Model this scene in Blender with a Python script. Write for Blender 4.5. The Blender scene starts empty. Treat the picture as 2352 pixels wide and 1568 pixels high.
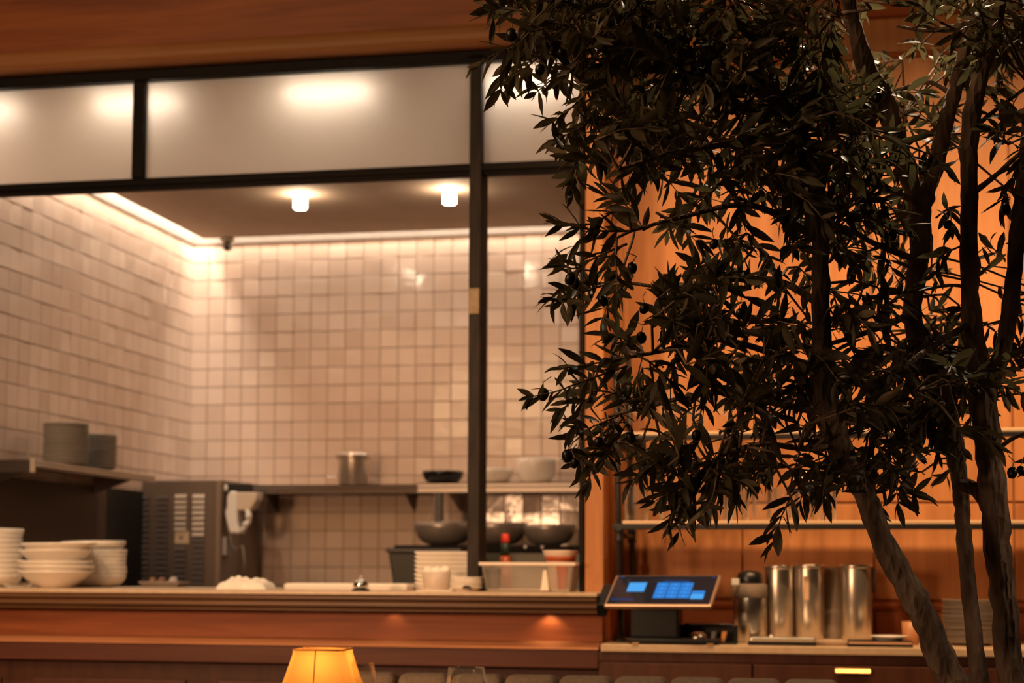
import bpy, bmesh, math, random
import numpy as np
from mathutils import Vector, Matrix, Quaternion
random.seed(7)
SC = bpy.context.scene
COL = SC.collection

# ------------------------------------------------------------------ camera
F_PX, CX, CY = 3850.0, 1176.0, 1052.0
EYE = Vector((0.0, 0.0, 1.2))
YAW, PITCH, ROLL = math.radians(11.4), math.atan(249.0/3850.0), 0.0043
_f = Vector((-math.sin(YAW)*math.cos(PITCH), math.cos(YAW)*math.cos(PITCH), math.sin(PITCH)))
_r0 = Vector((math.cos(YAW), math.sin(YAW), 0))
_u0 = _r0.cross(_f)
_r = _r0*math.cos(ROLL) + _u0*math.sin(ROLL)
_u = _u0*math.cos(ROLL) - _r0*math.sin(ROLL)
cam_data = bpy.data.cameras.new('camera')
cam = bpy.data.objects.new('camera', cam_data); COL.objects.link(cam)
M = Matrix.Identity(4)
for i, a in enumerate((_r, _u, -_f)):
    for k in range(3): M[k][i] = a[k]
M.translation = EYE
cam.matrix_world = M
cam_data.sensor_width = 36.0
cam_data.lens = F_PX/2352.0*36.0
cam_data.shift_y = (CY-784.0)/2352.0
cam_data.clip_start = 0.05
cam_data.dof.use_dof = True
cam_data.dof.focus_distance = 3.15
cam_data.dof.aperture_fstop = 4.7
SC.camera = cam

# ------------------------------------------------------------------ world, lights, exposure
SC.view_settings.view_transform = 'Standard'
SC.view_settings.look = 'None'
SC.view_settings.gamma = 1.0
SC.view_settings.use_curve_mapping = False
SC.view_settings.exposure = 0.0
W = bpy.data.worlds.new('night'); SC.world = W; W.use_nodes = True
W.node_tree.nodes['Background'].inputs[0].default_value = (1.0, 0.6, 0.35, 1)
W.node_tree.nodes['Background'].inputs[1].default_value = 0.010

def lamp(name, kind, loc, energy, color, target=None, size=0.1, angle=60, blend=0.6, size_y=None):
    d = bpy.data.lights.new(name, kind); d.energy = energy; d.color = color
    if kind == 'AREA':
        d.size = size
        if size_y: d.shape = 'RECTANGLE'; d.size_y = size_y
    else:
        d.shadow_soft_size = size
    if kind == 'SPOT':
        d.spot_size = math.radians(angle); d.spot_blend = blend
    o = bpy.data.objects.new(name, d); COL.objects.link(o); o.location = loc
    if target is not None:
        o.rotation_euler = (Vector(target)-Vector(loc)).to_track_quat('-Z', 'Y').to_euler()
    return o
WARM = (1.0, 0.60, 0.30)
def xat_(px): return 5.72*((px-CX)/F_PX*math.cos(YAW)-math.sin(YAW))/((px-CX)/F_PX*math.sin(YAW)+math.cos(YAW))
for x_ in (-0.55, 0.10, 0.75, 1.40):                 # spots washing the panelled wall behind the bar
    lamp('wall_wash_spot', 'SPOT', (x_, 4.75, 3.62), 158, WARM, (x_+0.08, 6.25, 1.50), 0.04, 76, 1.0)
lamp('dining_fill', 'AREA', (-3.2, 1.0, 3.6), 100, WARM, (-2.6, 5.6, 1.6), 2.0)  # unseen area light added as warm fill for the dining side
lamp('far_table_glow', 'SPOT', (-2.9, 1.6, 1.55), 330, (1.0,0.54,0.28), (-1.75, 5.7, 0.98), 0.25, 52, 0.6)
for x_ in (-3.1, -2.2, -1.3):                        # spots over the banquette, aimed at the front of the pass
    lamp('pass_front_spot', 'SPOT', (x_, 3.9, 3.5), 95, (1.0,0.68,0.42), (x_+0.05, 5.8, 1.05), 0.04, 46, 0.9)
lamp('tree_back_spot', 'SPOT', (0.15, 4.15, 3.05), 100, (1.0,0.74,0.48), (0.12, 3.3, 1.5), 0.03, 100, 0.7)
for x_ in (-2.66, -1.903):                    # downward light of the kitchen ceiling lamps
    lamp('downlight_beam', 'SPOT', (x_, 7.86, 2.94), 8, (1.0,0.66,0.44), (x_, 7.86, 0), 0.03, 165, 0.5)
lamp('trunk_fill', 'SPOT', (-1.3, 1.0, 0.95), 26, (1.0,0.60,0.34), (0.12, 3.25, 0.95), 0.12, 34, 0.8)  # unseen low spot added to brighten and warm the trunks
lamp('tree_side_spot', 'SPOT', (1.7, 3.3, 2.2), 26, (1.0,0.70,0.44), (0.10, 3.2, 1.12), 0.05, 30, 0.8)
for x_, e_ in ((xat_(1262), 0.36), (xat_(905), 0.09)):    # small spots added under the counter edge to throw light scallops
    lamp('under_counter_spot', 'SPOT', (x_, 5.712, 1.040), e_, WARM, (x_, 5.75, 0.95), 0.006, 120, 0.7)
COVE = (1.0, 0.84, 0.67)                             # strip lights hidden in the slot along the kitchen ceiling
lamp('cove_light', 'AREA', (-2.15, 8.94-0.055, 3.14), 17, COVE, (-2.15, 8.94-0.04, 2.0), 3.0, 60, 0.6, 0.04)
o_ = lamp('cove_light', 'AREA', (-3.667+0.055, 7.45, 3.14), 25, COVE, None, 0.04, 60, 0.6, 2.9)
KITCHEN_EMIT = 85.0

# ------------------------------------------------------------------ picture -> place
def ray(px, py):
    return _f + _r*((px-CX)/F_PX) + _u*((CY-py)/F_PX)
def onY(px, py, y):
    d = ray(px, py); return EYE + d*((y-EYE.y)/d.y)
def onX(px, py, x):
    d = ray(px, py); return EYE + d*((x-EYE.x)/d.x)
def onZ(px, py, z):
    d = ray(px, py); return EYE + d*((z-EYE.z)/d.z)
def atD(px, py, dep):
    return EYE + ray(px, py)*dep
def depth_of(p): return (Vector(p)-EYE).dot(_f)
def project(p):
    d = Vector(p)-EYE; w = d.dot(_f)
    return CX+F_PX*d.dot(_r)/w, CY-F_PX*d.dot(_u)/w, w
def xat(px, y):          # x of the vertical line at pixel column px on plane Y=y (at eye height)
    return onY(px, 1300, y).x
def zat(px, py, y): return onY(px, py, y).z

# ------------------------------------------------------------------ mesh builder
class MB:
    def __init__(s): s.v = []; s.f = []; s.sm = []
    def add(s, verts, faces, smooth=False):
        n = len(s.v); s.v += [tuple(p) for p in verts]
        for q in faces: s.f.append(tuple(i+n for i in q)); s.sm.append(smooth)
        return s
    def box(s, x0, x1, y0, y1, z0, z1):
        v = [(x0,y0,z0),(x1,y0,z0),(x1,y1,z0),(x0,y1,z0),(x0,y0,z1),(x1,y0,z1),(x1,y1,z1),(x0,y1,z1)]
        return s.add(v, [(0,3,2,1),(4,5,6,7),(0,1,5,4),(1,2,6,5),(2,3,7,6),(3,0,4,7)])
    def taper(s, c, b, t, h):    # centre bottom, (bx,by) bottom half sizes, top half sizes
        x, y, z = c
        v = [(x-b[0],y-b[1],z),(x+b[0],y-b[1],z),(x+b[0],y+b[1],z),(x-b[0],y+b[1],z),
             (x-t[0],y-t[1],z+h),(x+t[0],y-t[1],z+h),(x+t[0],y+t[1],z+h),(x-t[0],y+t[1],z+h)]
        return s.add(v, [(0,3,2,1),(4,5,6,7),(0,1,5,4),(1,2,6,5),(2,3,7,6),(3,0,4,7)])
    def lathe(s, prof, seg=24, c=(0,0,0), smooth=True):
        v = []; f = []
        n = len(prof)
        for k in range(seg):
            a = 2*math.pi*k/seg; ca, sa = math.cos(a), math.sin(a)
            for r, z in prof: v.append((c[0]+r*ca, c[1]+r*sa, c[2]+z))
        for k in range(seg):
            k2 = (k+1) % seg
            for i in range(n-1):
                f.append((k*n+i, k2*n+i, k2*n+i+1, k*n+i+1))
        return s.add(v, f, smooth)
    def tube(s, pts, rad, seg=8, cap=True, smooth=True):
        pts = [Vector(p) for p in pts]
        if not isinstance(rad, (list, tuple)): rad = [rad]*len(pts)
        t0 = (pts[1]-pts[0]).normalized()
        up = Vector((0,0,1)) if abs(t0.z) < .9 else Vector((1,0,0))
        n = t0.cross(up).normalized()
        v = []
        for i, p in enumerate(pts):
            a = pts[max(i-1,0)]; b = pts[min(i+1,len(pts)-1)]
            t = (b-a).normalized()
            n = (n - t*n.dot(t)).normalized(); bb = t.cross(n)
            for k in range(seg):
                an = 2*math.pi*k/seg
                v.append(p + (n*math.cos(an)+bb*math.sin(an))*rad[i])
        f = []
        for i in range(len(pts)-1):
            for k in range(seg):
                k2 = (k+1) % seg
                f.append((i*seg+k, i*seg+k2, (i+1)*seg+k2, (i+1)*seg+k))
        if cap:
            f.append(tuple(range(seg-1,-1,-1))); f.append(tuple((len(pts)-1)*seg+k for k in range(seg)))
        return s.add(v, f, smooth)
    def prismx(s, prof, x0, x1):      # profile in (y,z), extruded along x
        n = len(prof)
        v = [(x0,y,z) for y,z in prof] + [(x1,y,z) for y,z in prof]
        f = [(i,(i+1)%n,n+(i+1)%n,n+i) for i in range(n)]
        f += [tuple(range(n-1,-1,-1)), tuple(range(n,2*n))]
        return s.add(v, f)
    def prismy(s, prof, y0, y1):      # profile in (x,z), extruded along y
        n = len(prof)
        v = [(x,y0,z) for x,z in prof] + [(x,y1,z) for x,z in prof]
        f = [(i,(i+1)%n,n+(i+1)%n,n+i) for i in range(n)]
        f += [tuple(range(n-1,-1,-1)), tuple(range(n,2*n))]
        return s.add(v, f)
    def mesh(s, name, mat=None, bevel=0, segs=2, subsurf=0):
        me = bpy.data.meshes.new(name); me.from_pydata(s.v, [], s.f)
        bm = bmesh.new(); bm.from_mesh(me)
        for fa, sm in zip(bm.faces, s.sm): fa.smooth = sm
        bmesh.ops.recalc_face_normals(bm, faces=bm.faces)
        if bevel:
            ed = [e for e in bm.edges if len(e.link_faces) == 2 and e.calc_face_angle(0) > math.radians(35)]
            bmesh.ops.bevel(bm, geom=ed, offset=bevel, segments=segs, profile=0.5, affect='EDGES', clamp_overlap=True)
        bm.to_mesh(me); bm.free()
        if mat: me.materials.append(mat)
        return me
    def build(s, name, mat=None, parent=None, bevel=0, segs=2, loc=None):
        me = s.mesh(name, mat, bevel, segs)
        return link(name, me, parent, loc)

def link(name, me, parent=None, loc=None):
    o = bpy.data.objects.new(name, me); COL.objects.link(o)
    if parent is not None: o.parent = parent
    if loc is not None: o.location = loc
    return o
def tag(o, label, cat, group=None, kind=None):
    o['label'] = label; o['category'] = cat
    if group: o['group'] = group
    if kind: o['kind'] = kind
    return o
def thing(name, label, cat, loc=(0,0,0), rz=0, group=None):
    o = bpy.data.objects.new(name, None); COL.objects.link(o)
    o.empty_display_size = 0.05
    o.location = loc; o.rotation_euler = (0,0,rz)
    return tag(o, label, cat, group)
def struct(o): o['kind'] = 'structure'; return o
def dup(o, loc=None, rz=None, label=None, parent=None):
    c = o.copy(); COL.objects.link(c)
    if parent is not None: c.parent = parent
    if loc is not None: c.location = loc
    if rz is not None: c.rotation_euler = (0,0,rz)
    if label: c['label'] = label
    for ch in list(o.children): dup(ch, parent=c)
    return c
ORD = ['topmost','second','third','fourth','fifth','sixth','seventh','eighth','ninth','tenth','eleventh','twelfth','thirteenth','fourteenth',
       'fifteenth','sixteenth','seventeenth','eighteenth','nineteenth','twentieth']

# ------------------------------------------------------------------ materials
def new_mat(name):
    m = bpy.data.materials.new(name); m.use_nodes = True
    nt = m.node_tree
    return m, nt, nt.nodes['Principled BSDF']
def pm(name, col, rough=0.5, metal=0.0, trans=0.0, ior=1.45, emit=None, estr=0.0, coat=0.0, spec=0.5):
    m, nt, b = new_mat(name)
    b.inputs['Base Color'].default_value = (*col, 1); b.inputs['Roughness'].default_value = rough
    b.inputs['Metallic'].default_value = metal; b.inputs['Transmission Weight'].default_value = trans
    b.inputs['IOR'].default_value = ior; b.inputs['Coat Weight'].default_value = coat
    b.inputs['Specular IOR Level'].default_value = spec
    if emit:
        b.inputs['Emission Color'].default_value = (*emit, 1); b.inputs['Emission Strength'].default_value = estr
    return m
def N(nt, t, **kw):
    n = nt.nodes.new(t)
    for k, v in kw.items(): setattr(n, k, v)
    return n
def ramp(nt, fac, stops):
    r = N(nt, 'ShaderNodeValToRGB'); e = r.color_ramp.elements
    while len(e) < len(stops): e.new(0.5)
    for el, (p, c) in zip(e, stops): el.position = p; el.color = (*c, 1)
    nt.links.new(fac, r.inputs[0]); return r.outputs[0]
def speckle(name, c0, c1, scale=40, rough=0.5, metal=0.0, bump=0.0, coat=0.0, stretch=(1,1,1), spec=0.5):
    m, nt, b = new_mat(name)
    tc = N(nt, 'ShaderNodeTexCoord'); mp = N(nt, 'ShaderNodeMapping'); mp.inputs['Scale'].default_value = stretch
    nt.links.new(tc.outputs['Object'], mp.inputs[0])
    no = N(nt, 'ShaderNodeTexNoise'); no.inputs['Scale'].default_value = scale; no.inputs['Detail'].default_value = 4
    nt.links.new(mp.outputs[0], no.inputs['Vector'])
    nt.links.new(ramp(nt, no.outputs['Fac'], [(0.3, c0), (0.7, c1)]), b.inputs['Base Color'])
    b.inputs['Roughness'].default_value = rough; b.inputs['Metallic'].default_value = metal; b.inputs['Coat Weight'].default_value = coat
    b.inputs['Specular IOR Level'].default_value = spec
    if bump:
        bp = N(nt, 'ShaderNodeBump'); bp.inputs['Strength'].default_value = bump; bp.inputs['Distance'].default_value = 0.01
        nt.links.new(no.outputs['Fac'], bp.inputs['Height']); nt.links.new(bp.outputs[0], b.inputs['Normal'])
    return m
def wood(name, dark, light, horiz=True, rough=0.50, scale=1.0):
    m, nt, b = new_mat(name)
    b.inputs['Specular IOR Level'].default_value = 0.3
    geo = N(nt, 'ShaderNodeNewGeometry'); oi = N(nt, 'ShaderNodeObjectInfo')
    ad = N(nt, 'ShaderNodeVectorMath', operation='ADD')
    cmb = N(nt, 'ShaderNodeCombineXYZ')
    ml = N(nt, 'ShaderNodeMath', operation='MULTIPLY'); ml.inputs[1].default_value = 7.3
    nt.links.new(oi.outputs['Random'], ml.inputs[0])
    for k in range(3): nt.links.new(ml.outputs[0], cmb.inputs[k])
    nt.links.new(geo.outputs['Position'], ad.inputs[0]); nt.links.new(cmb.outputs[0], ad.inputs[1])
    mp = N(nt, 'ShaderNodeMapping')
    mp.inputs['Scale'].default_value = (1.2*scale, 18*scale, 18*scale) if horiz else (18*scale, 18*scale, 1.2*scale)
    nt.links.new(ad.outputs[0], mp.inputs[0])
    n1 = N(nt, 'ShaderNodeTexNoise'); n1.inputs['Scale'].default_value = 1.0; n1.inputs['Detail'].default_value = 6; n1.inputs['Distortion'].default_value = 0.6
    n2 = N(nt, 'ShaderNodeTexNoise'); n2.inputs['Scale'].default_value = 6.0; n2.inputs['Detail'].default_value = 3
    nt.links.new(mp.outputs[0], n1.inputs['Vector']); nt.links.new(mp.outputs[0], n2.inputs['Vector'])
    mx = N(nt, 'ShaderNodeMath', operation='MULTIPLY_ADD'); mx.inputs[1].default_value = 0.3
    nt.links.new(n2.outputs['Fac'], mx.inputs[0]); nt.links.new(n1.outputs['Fac'], mx.inputs[2])
    mid = tuple((a+c)/2 for a, c in zip(dark, light))
    nt.links.new(ramp(nt, mx.outputs[0], [(0.42, dark), (0.62, mid), (0.85, light)]), b.inputs['Base Color'])
    b.inputs['Roughness'].default_value = rough
    bp = N(nt, 'ShaderNodeBump'); bp.inputs['Strength'].default_value = 0.08; bp.inputs['Distance'].default_value = 0.004
    nt.links.new(n2.outputs['Fac'], bp.inputs['Height']); nt.links.new(bp.outputs[0], b.inputs['Normal'])
    return m
WOOD_H = wood('wood_horizontal', (0.21,0.052,0.014), (0.38,0.112,0.033), True)
WOOD_V = wood('wood_vertical', (0.33,0.125,0.04), (0.50,0.21,0.075), False)
WOOD_D = wood('wood_dark', (0.050,0.014,0.007), (0.085,0.027,0.012), False)
WOOD_TOP = wood('wood_counter', (0.26,0.12,0.05), (0.40,0.20,0.085), True, 0.3)
WOOD_LEDGE = wood('wood_moulding', (0.10,0.045,0.020), (0.17,0.080,0.034), True, 0.4)
STONE = speckle('pale_stone', (0.52,0.36,0.22), (0.62,0.45,0.29), 30, 0.35)
BLACK = speckle('black_steel', (0.006,0.0045,0.0045), (0.010,0.007,0.0065), 25, 0.6, spec=0.12)
BRONZE = speckle('bronze_steel', (0.010,0.0065,0.005), (0.030,0.019,0.013), 14, 0.55, 0.0, 0, 0, (3,3,0.6), 0.2)
BLACKPL = pm('black_plastic', (0.008,0.008,0.008), 0.35)
STEEL = speckle('brushed_steel', (0.45,0.42,0.38), (0.62,0.58,0.53), 20, 0.28, 1.0, 0, 0, (1,1,8))
STEEL_D = speckle('dull_steel', (0.20,0.165,0.135), (0.28,0.235,0.195), 12, 0.5, 0.6)
MIRROR = pm('polished_steel', (0.72,0.64,0.55), 0.30, 0.85)
DARKSTEEL = pm('blackened_steel', (0.40,0.35,0.31), 0.34, 0.55)
BRASS = pm('brass', (0.75,0.46,0.16), 0.28, 1.0)
CERAMIC = speckle('white_ceramic', (0.86,0.79,0.70), (0.90,0.83,0.74), 15, 0.25, 0, 0, 0.3)
CERAMIC_G = speckle('grey_stoneware', (0.40,0.36,0.31), (0.48,0.43,0.37), 15, 0.4)
WHITEPL = pm('white_plastic', (0.80,0.76,0.70), 0.4)
CLOTH = speckle('white_cotton', (0.82,0.74,0.62), (0.90,0.83,0.73), 60, 0.9, 0, 0.3)
FABRIC = speckle('taupe_velvet', (0.16,0.115,0.082), (0.22,0.165,0.12), 90, 0.85, 0, 0.1)
RED = pm('red_cap', (0.75,0.06,0.03), 0.4)
GREENB = pm('dark_green_label', (0.012,0.03,0.02), 0.4)
SAUCE = pm('red_sauce', (0.55,0.11,0.03), 0.2, 0, 0.3)
def thin_glass(name, tint, haze, rough, edge):
    m, nt, b = new_mat(name); nt.nodes.remove(b)
    t = N(nt, 'ShaderNodeBsdfTransparent'); t.inputs[0].default_value = (*tint, 1)
    g = N(nt, 'ShaderNodeBsdfGlossy'); g.inputs['Roughness'].default_value = rough; g.inputs[0].default_value = (0.95,0.93,0.9,1)
    d = N(nt, 'ShaderNodeBsdfDiffuse'); d.inputs[0].default_value = (0.85,0.78,0.70,1)
    lw = N(nt, 'ShaderNodeLayerWeight'); lw.inputs[0].default_value = edge
    m1 = N(nt, 'ShaderNodeMixShader'); m1.inputs[0].default_value = haze
    m2 = N(nt, 'ShaderNodeMixShader'); m3 = N(nt, 'ShaderNodeMixShader'); m3.inputs[0].default_value = 0.35
    nt.links.new(g.outputs[0], m3.inputs[1]); nt.links.new(d.outputs[0], m3.inputs[2])  # pale diffuse mixed into the edges imitates reflected lamplight
    nt.links.new(t.outputs[0], m1.inputs[1]); nt.links.new(d.outputs[0], m1.inputs[2])
    nt.links.new(lw.outputs['Fresnel'], m2.inputs[0]); nt.links.new(m1.outputs[0], m2.inputs[1]); nt.links.new(m3.outputs[0], m2.inputs[2])
    nt.links.new(m2.outputs[0], nt.nodes['Material Output'].inputs[0]); return m
GLASS = thin_glass('clear_glass', (0.97,0.97,0.95), 0.025, 0.04, 0.16)
CLEARPL = thin_glass('clear_plastic', (0.92,0.90,0.87), 0.10, 0.12, 0.25)
def frosted(name):
    m, nt, b = new_mat(name)
    b.inputs['Base Color'].default_value = (0.96,0.93,0.90,1); b.inputs['Roughness'].default_value = 0.78
    b.inputs['Transmission Weight'].default_value = 1.0; b.inputs['IOR'].default_value = 1.4
    b.inputs['Specular IOR Level'].default_value = 0.2
    tr = N(nt, 'ShaderNodeBsdfTranslucent'); tr.inputs[0].default_value = (0.85,0.78,0.70,1)
    ms = N(nt, 'ShaderNodeMixShader'); ms.inputs[0].default_value = 0.38
    nt.links.new(b.outputs[0], ms.inputs[1]); nt.links.new(tr.outputs[0], ms.inputs[2])
    nt.links.new(ms.outputs[0], nt.nodes['Material Output'].inputs[0])
    return m
FROST = frosted('frosted_glass')
def tile_mat():
    m, nt, b = new_mat('glazed_tile')
    oi = N(nt, 'ShaderNodeObjectInfo'); geo = N(nt, 'ShaderNodeNewGeometry')
    ad = N(nt, 'ShaderNodeMath', operation='ADD'); nt.links.new(oi.outputs['Random'], ad.inputs[0]); nt.links.new(geo.outputs['Random Per Island'], ad.inputs[1])
    fr = N(nt, 'ShaderNodeMath', operation='FRACT'); nt.links.new(ad.outputs[0], fr.inputs[0])
    nt.links.new(ramp(nt, fr.outputs[0], [(0.0, (0.69,0.53,0.425)), (1.0, (0.78,0.62,0.51))]), b.inputs['Base Color'])
    b.inputs['Roughness'].default_value = 0.13
    no = N(nt, 'ShaderNodeTexNoise'); no.inputs['Scale'].default_value = 14
    nt.links.new(geo.outputs['Position'], no.inputs['Vector'])
    bp = N(nt, 'ShaderNodeBump'); bp.inputs['Strength'].default_value = 0.12; bp.inputs['Distance'].default_value = 0.01
    nt.links.new(no.outputs['Fac'], bp.inputs['Height']); nt.links.new(bp.outputs[0], b.inputs['Normal'])
    return m
TILE = tile_mat()
GROUT = speckle('tan_grout', (0.30,0.195,0.13), (0.38,0.25,0.17), 60, 0.9)
PLASTER = speckle('taupe_ceiling_paint', (0.37,0.265,0.19), (0.40,0.29,0.21), 6, 0.9)
CREAM = speckle('cream_paint', (0.78,0.68,0.55), (0.82,0.72,0.59), 10, 0.6)
def emis(name, col, s):
    m, nt, b = new_mat(name)
    nt.nodes.remove(b); e = N(nt, 'ShaderNodeEmission'); e.inputs[0].default_value = (*col,1); e.inputs[1].default_value = s
    nt.links.new(e.outputs[0], nt.nodes['Material Output'].inputs[0]); return m
LAMP_WHITE = emis('lamp_diffuser_light', (1.0,0.76,0.52), KITCHEN_EMIT)
BAR_WHITE = emis('bar_lamp_light', (1.0,0.84,0.66), 17.0)
def bark():
    m, nt, b = new_mat('olive_bark')
    tc = N(nt, 'ShaderNodeTexCoord'); mp = N(nt, 'ShaderNodeMapping'); mp.inputs['Scale'].default_value = (3,3,1)
    nt.links.new(tc.outputs['Object'], mp.inputs[0])
    n1 = N(nt, 'ShaderNodeTexNoise'); n1.inputs['Scale'].default_value = 9; n1.inputs['Detail'].default_value = 8
    n2 = N(nt, 'ShaderNodeTexVoronoi'); n2.inputs['Scale'].default_value = 28
    nt.links.new(mp.outputs[0], n1.inputs['Vector']); nt.links.new(mp.outputs[0], n2.inputs['Vector'])
    nt.links.new(ramp(nt, n1.outputs['Fac'], [(0.35,(0.10,0.060,0.042)), (0.55,(0.23,0.150,0.105)), (0.75,(0.40,0.29,0.21))]), b.inputs['Base Color'])
    ad = N(nt, 'ShaderNodeMath', operation='ADD'); nt.links.new(n1.outputs['Fac'], ad.inputs[0]); nt.links.new(n2.outputs['Distance'], ad.inputs[1])
    bp = N(nt, 'ShaderNodeBump'); bp.inputs['Strength'].default_value = 0.7; bp.inputs['Distance'].default_value = 0.012
    nt.links.new(ad.outputs[0], bp.inputs['Height']); nt.links.new(bp.outputs[0], b.inputs['Normal'])
    b.inputs['Roughness'].default_value = 0.85; return m
BARK = bark()
def leaf_mat():
    m, nt, b = new_mat('olive_leaf')
    geo = N(nt, 'ShaderNodeNewGeometry'); oi = N(nt, 'ShaderNodeObjectInfo')
    mx = N(nt, 'ShaderNodeMix', data_type='RGBA'); mx.inputs[6].default_value = (0.040,0.029,0.015,1); mx.inputs[7].default_value = (0.110,0.083,0.052,1)
    nt.links.new(geo.outputs['Backfacing'], mx.inputs[0])
    ad = N(nt, 'ShaderNodeMath', operation='ADD'); nt.links.new(oi.outputs['Random'], ad.inputs[0]); nt.links.new(geo.outputs['Random Per Island'], ad.inputs[1])
    fr = N(nt, 'ShaderNodeMath', operation='FRACT'); nt.links.new(ad.outputs[0], fr.inputs[0])
    mr = N(nt, 'ShaderNodeMapRange'); mr.inputs[3].default_value = 0.35; mr.inputs[4].default_value = 2.1; nt.links.new(fr.outputs[0], mr.inputs[0])
    vm = N(nt, 'ShaderNodeVectorMath', operation='SCALE'); nt.links.new(mx.outputs[2], vm.inputs[0]); nt.links.new(mr.outputs[0], vm.inputs['Scale'])
    nt.links.new(vm.outputs[0], b.inputs['Base Color']); b.inputs['Roughness'].default_value = 0.5; b.inputs['Specular IOR Level'].default_value = 0.22
    tr = N(nt, 'ShaderNodeBsdfTranslucent'); tr.inputs[0].default_value = (0.15,0.135,0.06,1)
    ms = N(nt, 'ShaderNodeMixShader'); ms.inputs[0].default_value = 0.25
    nt.links.new(b.outputs[0], ms.inputs[1]); nt.links.new(tr.outputs[0], ms.inputs[2])
    nt.links.new(ms.outputs[0], nt.nodes['Material Output'].inputs[0]); return m
LEAF = leaf_mat()
TWIG = speckle('brown_twig', (0.17,0.105,0.065), (0.27,0.175,0.115), 40, 0.8)
OLIVE = pm('black_olive_skin', (0.012,0.009,0.008), 0.35)
SOIL = speckle('dark_soil', (0.02,0.014,0.01), (0.05,0.035,0.025), 60, 0.95, 0, 0.8)
# ================================================================== SETTING
YW = 5.9                      # plane of the kitchen window
YB, XL, ZC = 8.94, -3.667, 3.04   # kitchen back wall, left wall, ceiling
XR = 1.4
ZSH = 1.638                   # height of the steel wall shelves
YR = 6.25                     # panelled wall behind the bar

def floor_mesh():
    return MB().box(-6, 5, -3, 9.3, -0.1, 0.0)
struct(floor_mesh().build('floor', speckle('dark_floor', (0.06,0.035,0.022), (0.09,0.055,0.035), 3, 0.4)))

# ---- tiled kitchen walls
S_T = 0.1015
def tile_mesh(axis):
    h, d, c = S_T/2-0.0016, 0.008, 0.0022
    if axis == 'Y':   # faces -Y
        q = lambda a, b, t: (a, -t, b)
    else:             # faces +X
        q = lambda a, b, t: (t, a, b)
    v = [q(-h,-h,0), q(h,-h,0), q(h,h,0), q(-h,h,0), q(-h,-h,d-c), q(h,-h,d-c), q(h,h,d-c), q(-h,h,d-c),
         q(-h+c,-h+c,d), q(h-c,-h+c,d), q(h-c,h-c,d), q(-h+c,h-c,d)]
    f = [(0,1,5,4),(1,2,6,5),(2,3,7,6),(3,0,4,7),(4,5,9,8),(5,6,10,9),(6,7,11,10),(7,4,8,11),(8,9,10,11)]
    return MB().add(v, f)
def tiled_wall(name, wall_bm, axis, cols, rows, seen):
    wall = struct(wall_bm.build(name, GROUT))
    me = tile_mesh(axis).mesh('tile', TILE)
    rest = MB(); tm = tile_mesh(axis); n = 0
    rnd = random.Random(3)
    cells = sorted(((0 if seen(c, r) else 1, -r, c) for c in range(cols) for r in range(rows)))
    for fl, r, c in cells:
        r = -r
        z = ZC - 0.021 - S_T*(rows-r-0.5)
        t = (rnd.gauss(0,0.012), rnd.gauss(0,0.012))
        if axis == 'Y':
            loc = (XL + 0.045 + S_T*(c+0.5) - S_T*0.45, YB-0.001, z); rot = (t[0], 0, t[1])
        else:
            loc = (XL+0.001, YB - S_T*(c+0.5) - 0.004, z); rot = (0, t[0], t[1])
        if n < 300 and fl == 0:
            o = link('tile', me, wall, loc); o.rotation_euler = rot; n += 1
        else:
            mm = Matrix.Translation(loc) @ Matrix.Rotation(rot[2], 4, 'Z') @ (Matrix.Rotation(rot[0], 4, 'X' if axis == 'Y' else 'Y') if rot[0] or rot[1] else Matrix())
            rest.add([mm @ Vector(p) for p in tm.v], tm.f)
    if rest.v:
        o = rest.build('tile_field', TILE, wall); o['kind'] = 'stuff'
    return wall
ROWS = 21
wb = tiled_wall('wall_back', MB().box(XL, XR, YB, YB+0.1, 0, ZC+0.14), 'Y', 30, ROWS, lambda c, r: c < 23 and r >= 7)
wl = tiled_wall('wall_left', MB().box(XL-0.1, XL, YW+0.1, YB+0.1, 0, ZC+0.14), 'X', 26, ROWS, lambda c, r: c < 22 and r >= 7)
struct(MB().box(XR, XR+0.1, YR+0.1, YB+0.1, 0, ZC).build('wall_right', CREAM))

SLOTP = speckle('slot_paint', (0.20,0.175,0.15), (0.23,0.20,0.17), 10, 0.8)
XQ = xat(1387, YW-0.02)-0.03
cm = MB().box(XL+0.10, XQ, YW+0.03, YB-0.10, ZC, ZC+0.1)
cm.box(XQ, XR+0.1, YR+0.1, YB-0.10, ZC, ZC+0.1)
cm.box(XL-0.1, XQ, YW+0.06, YB+0.1, ZC+0.14, ZC+0.2)
cm.box(XQ, XR+0.1, YR+0.1, YB+0.1, ZC+0.14, ZC+0.2)
struct(cm.build('ceiling', PLASTER))
# cream band above the tiles inside the slot, and the dark capping strip under it
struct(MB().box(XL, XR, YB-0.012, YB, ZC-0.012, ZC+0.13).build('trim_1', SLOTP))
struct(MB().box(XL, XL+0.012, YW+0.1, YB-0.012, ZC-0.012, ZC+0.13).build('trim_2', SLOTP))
CAPM = pm('brown_capping', (0.11,0.07,0.045), 0.6)
struct(MB().box(XL, XR, YB-0.016, YB, ZC-0.020, ZC-0.0125).build('trim_5', CAPM))
struct(MB().box(XL, XL+0.016, YW+0.1, YB-0.016, ZC-0.020, ZC-0.0125).build('trim_6', CAPM))

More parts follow.
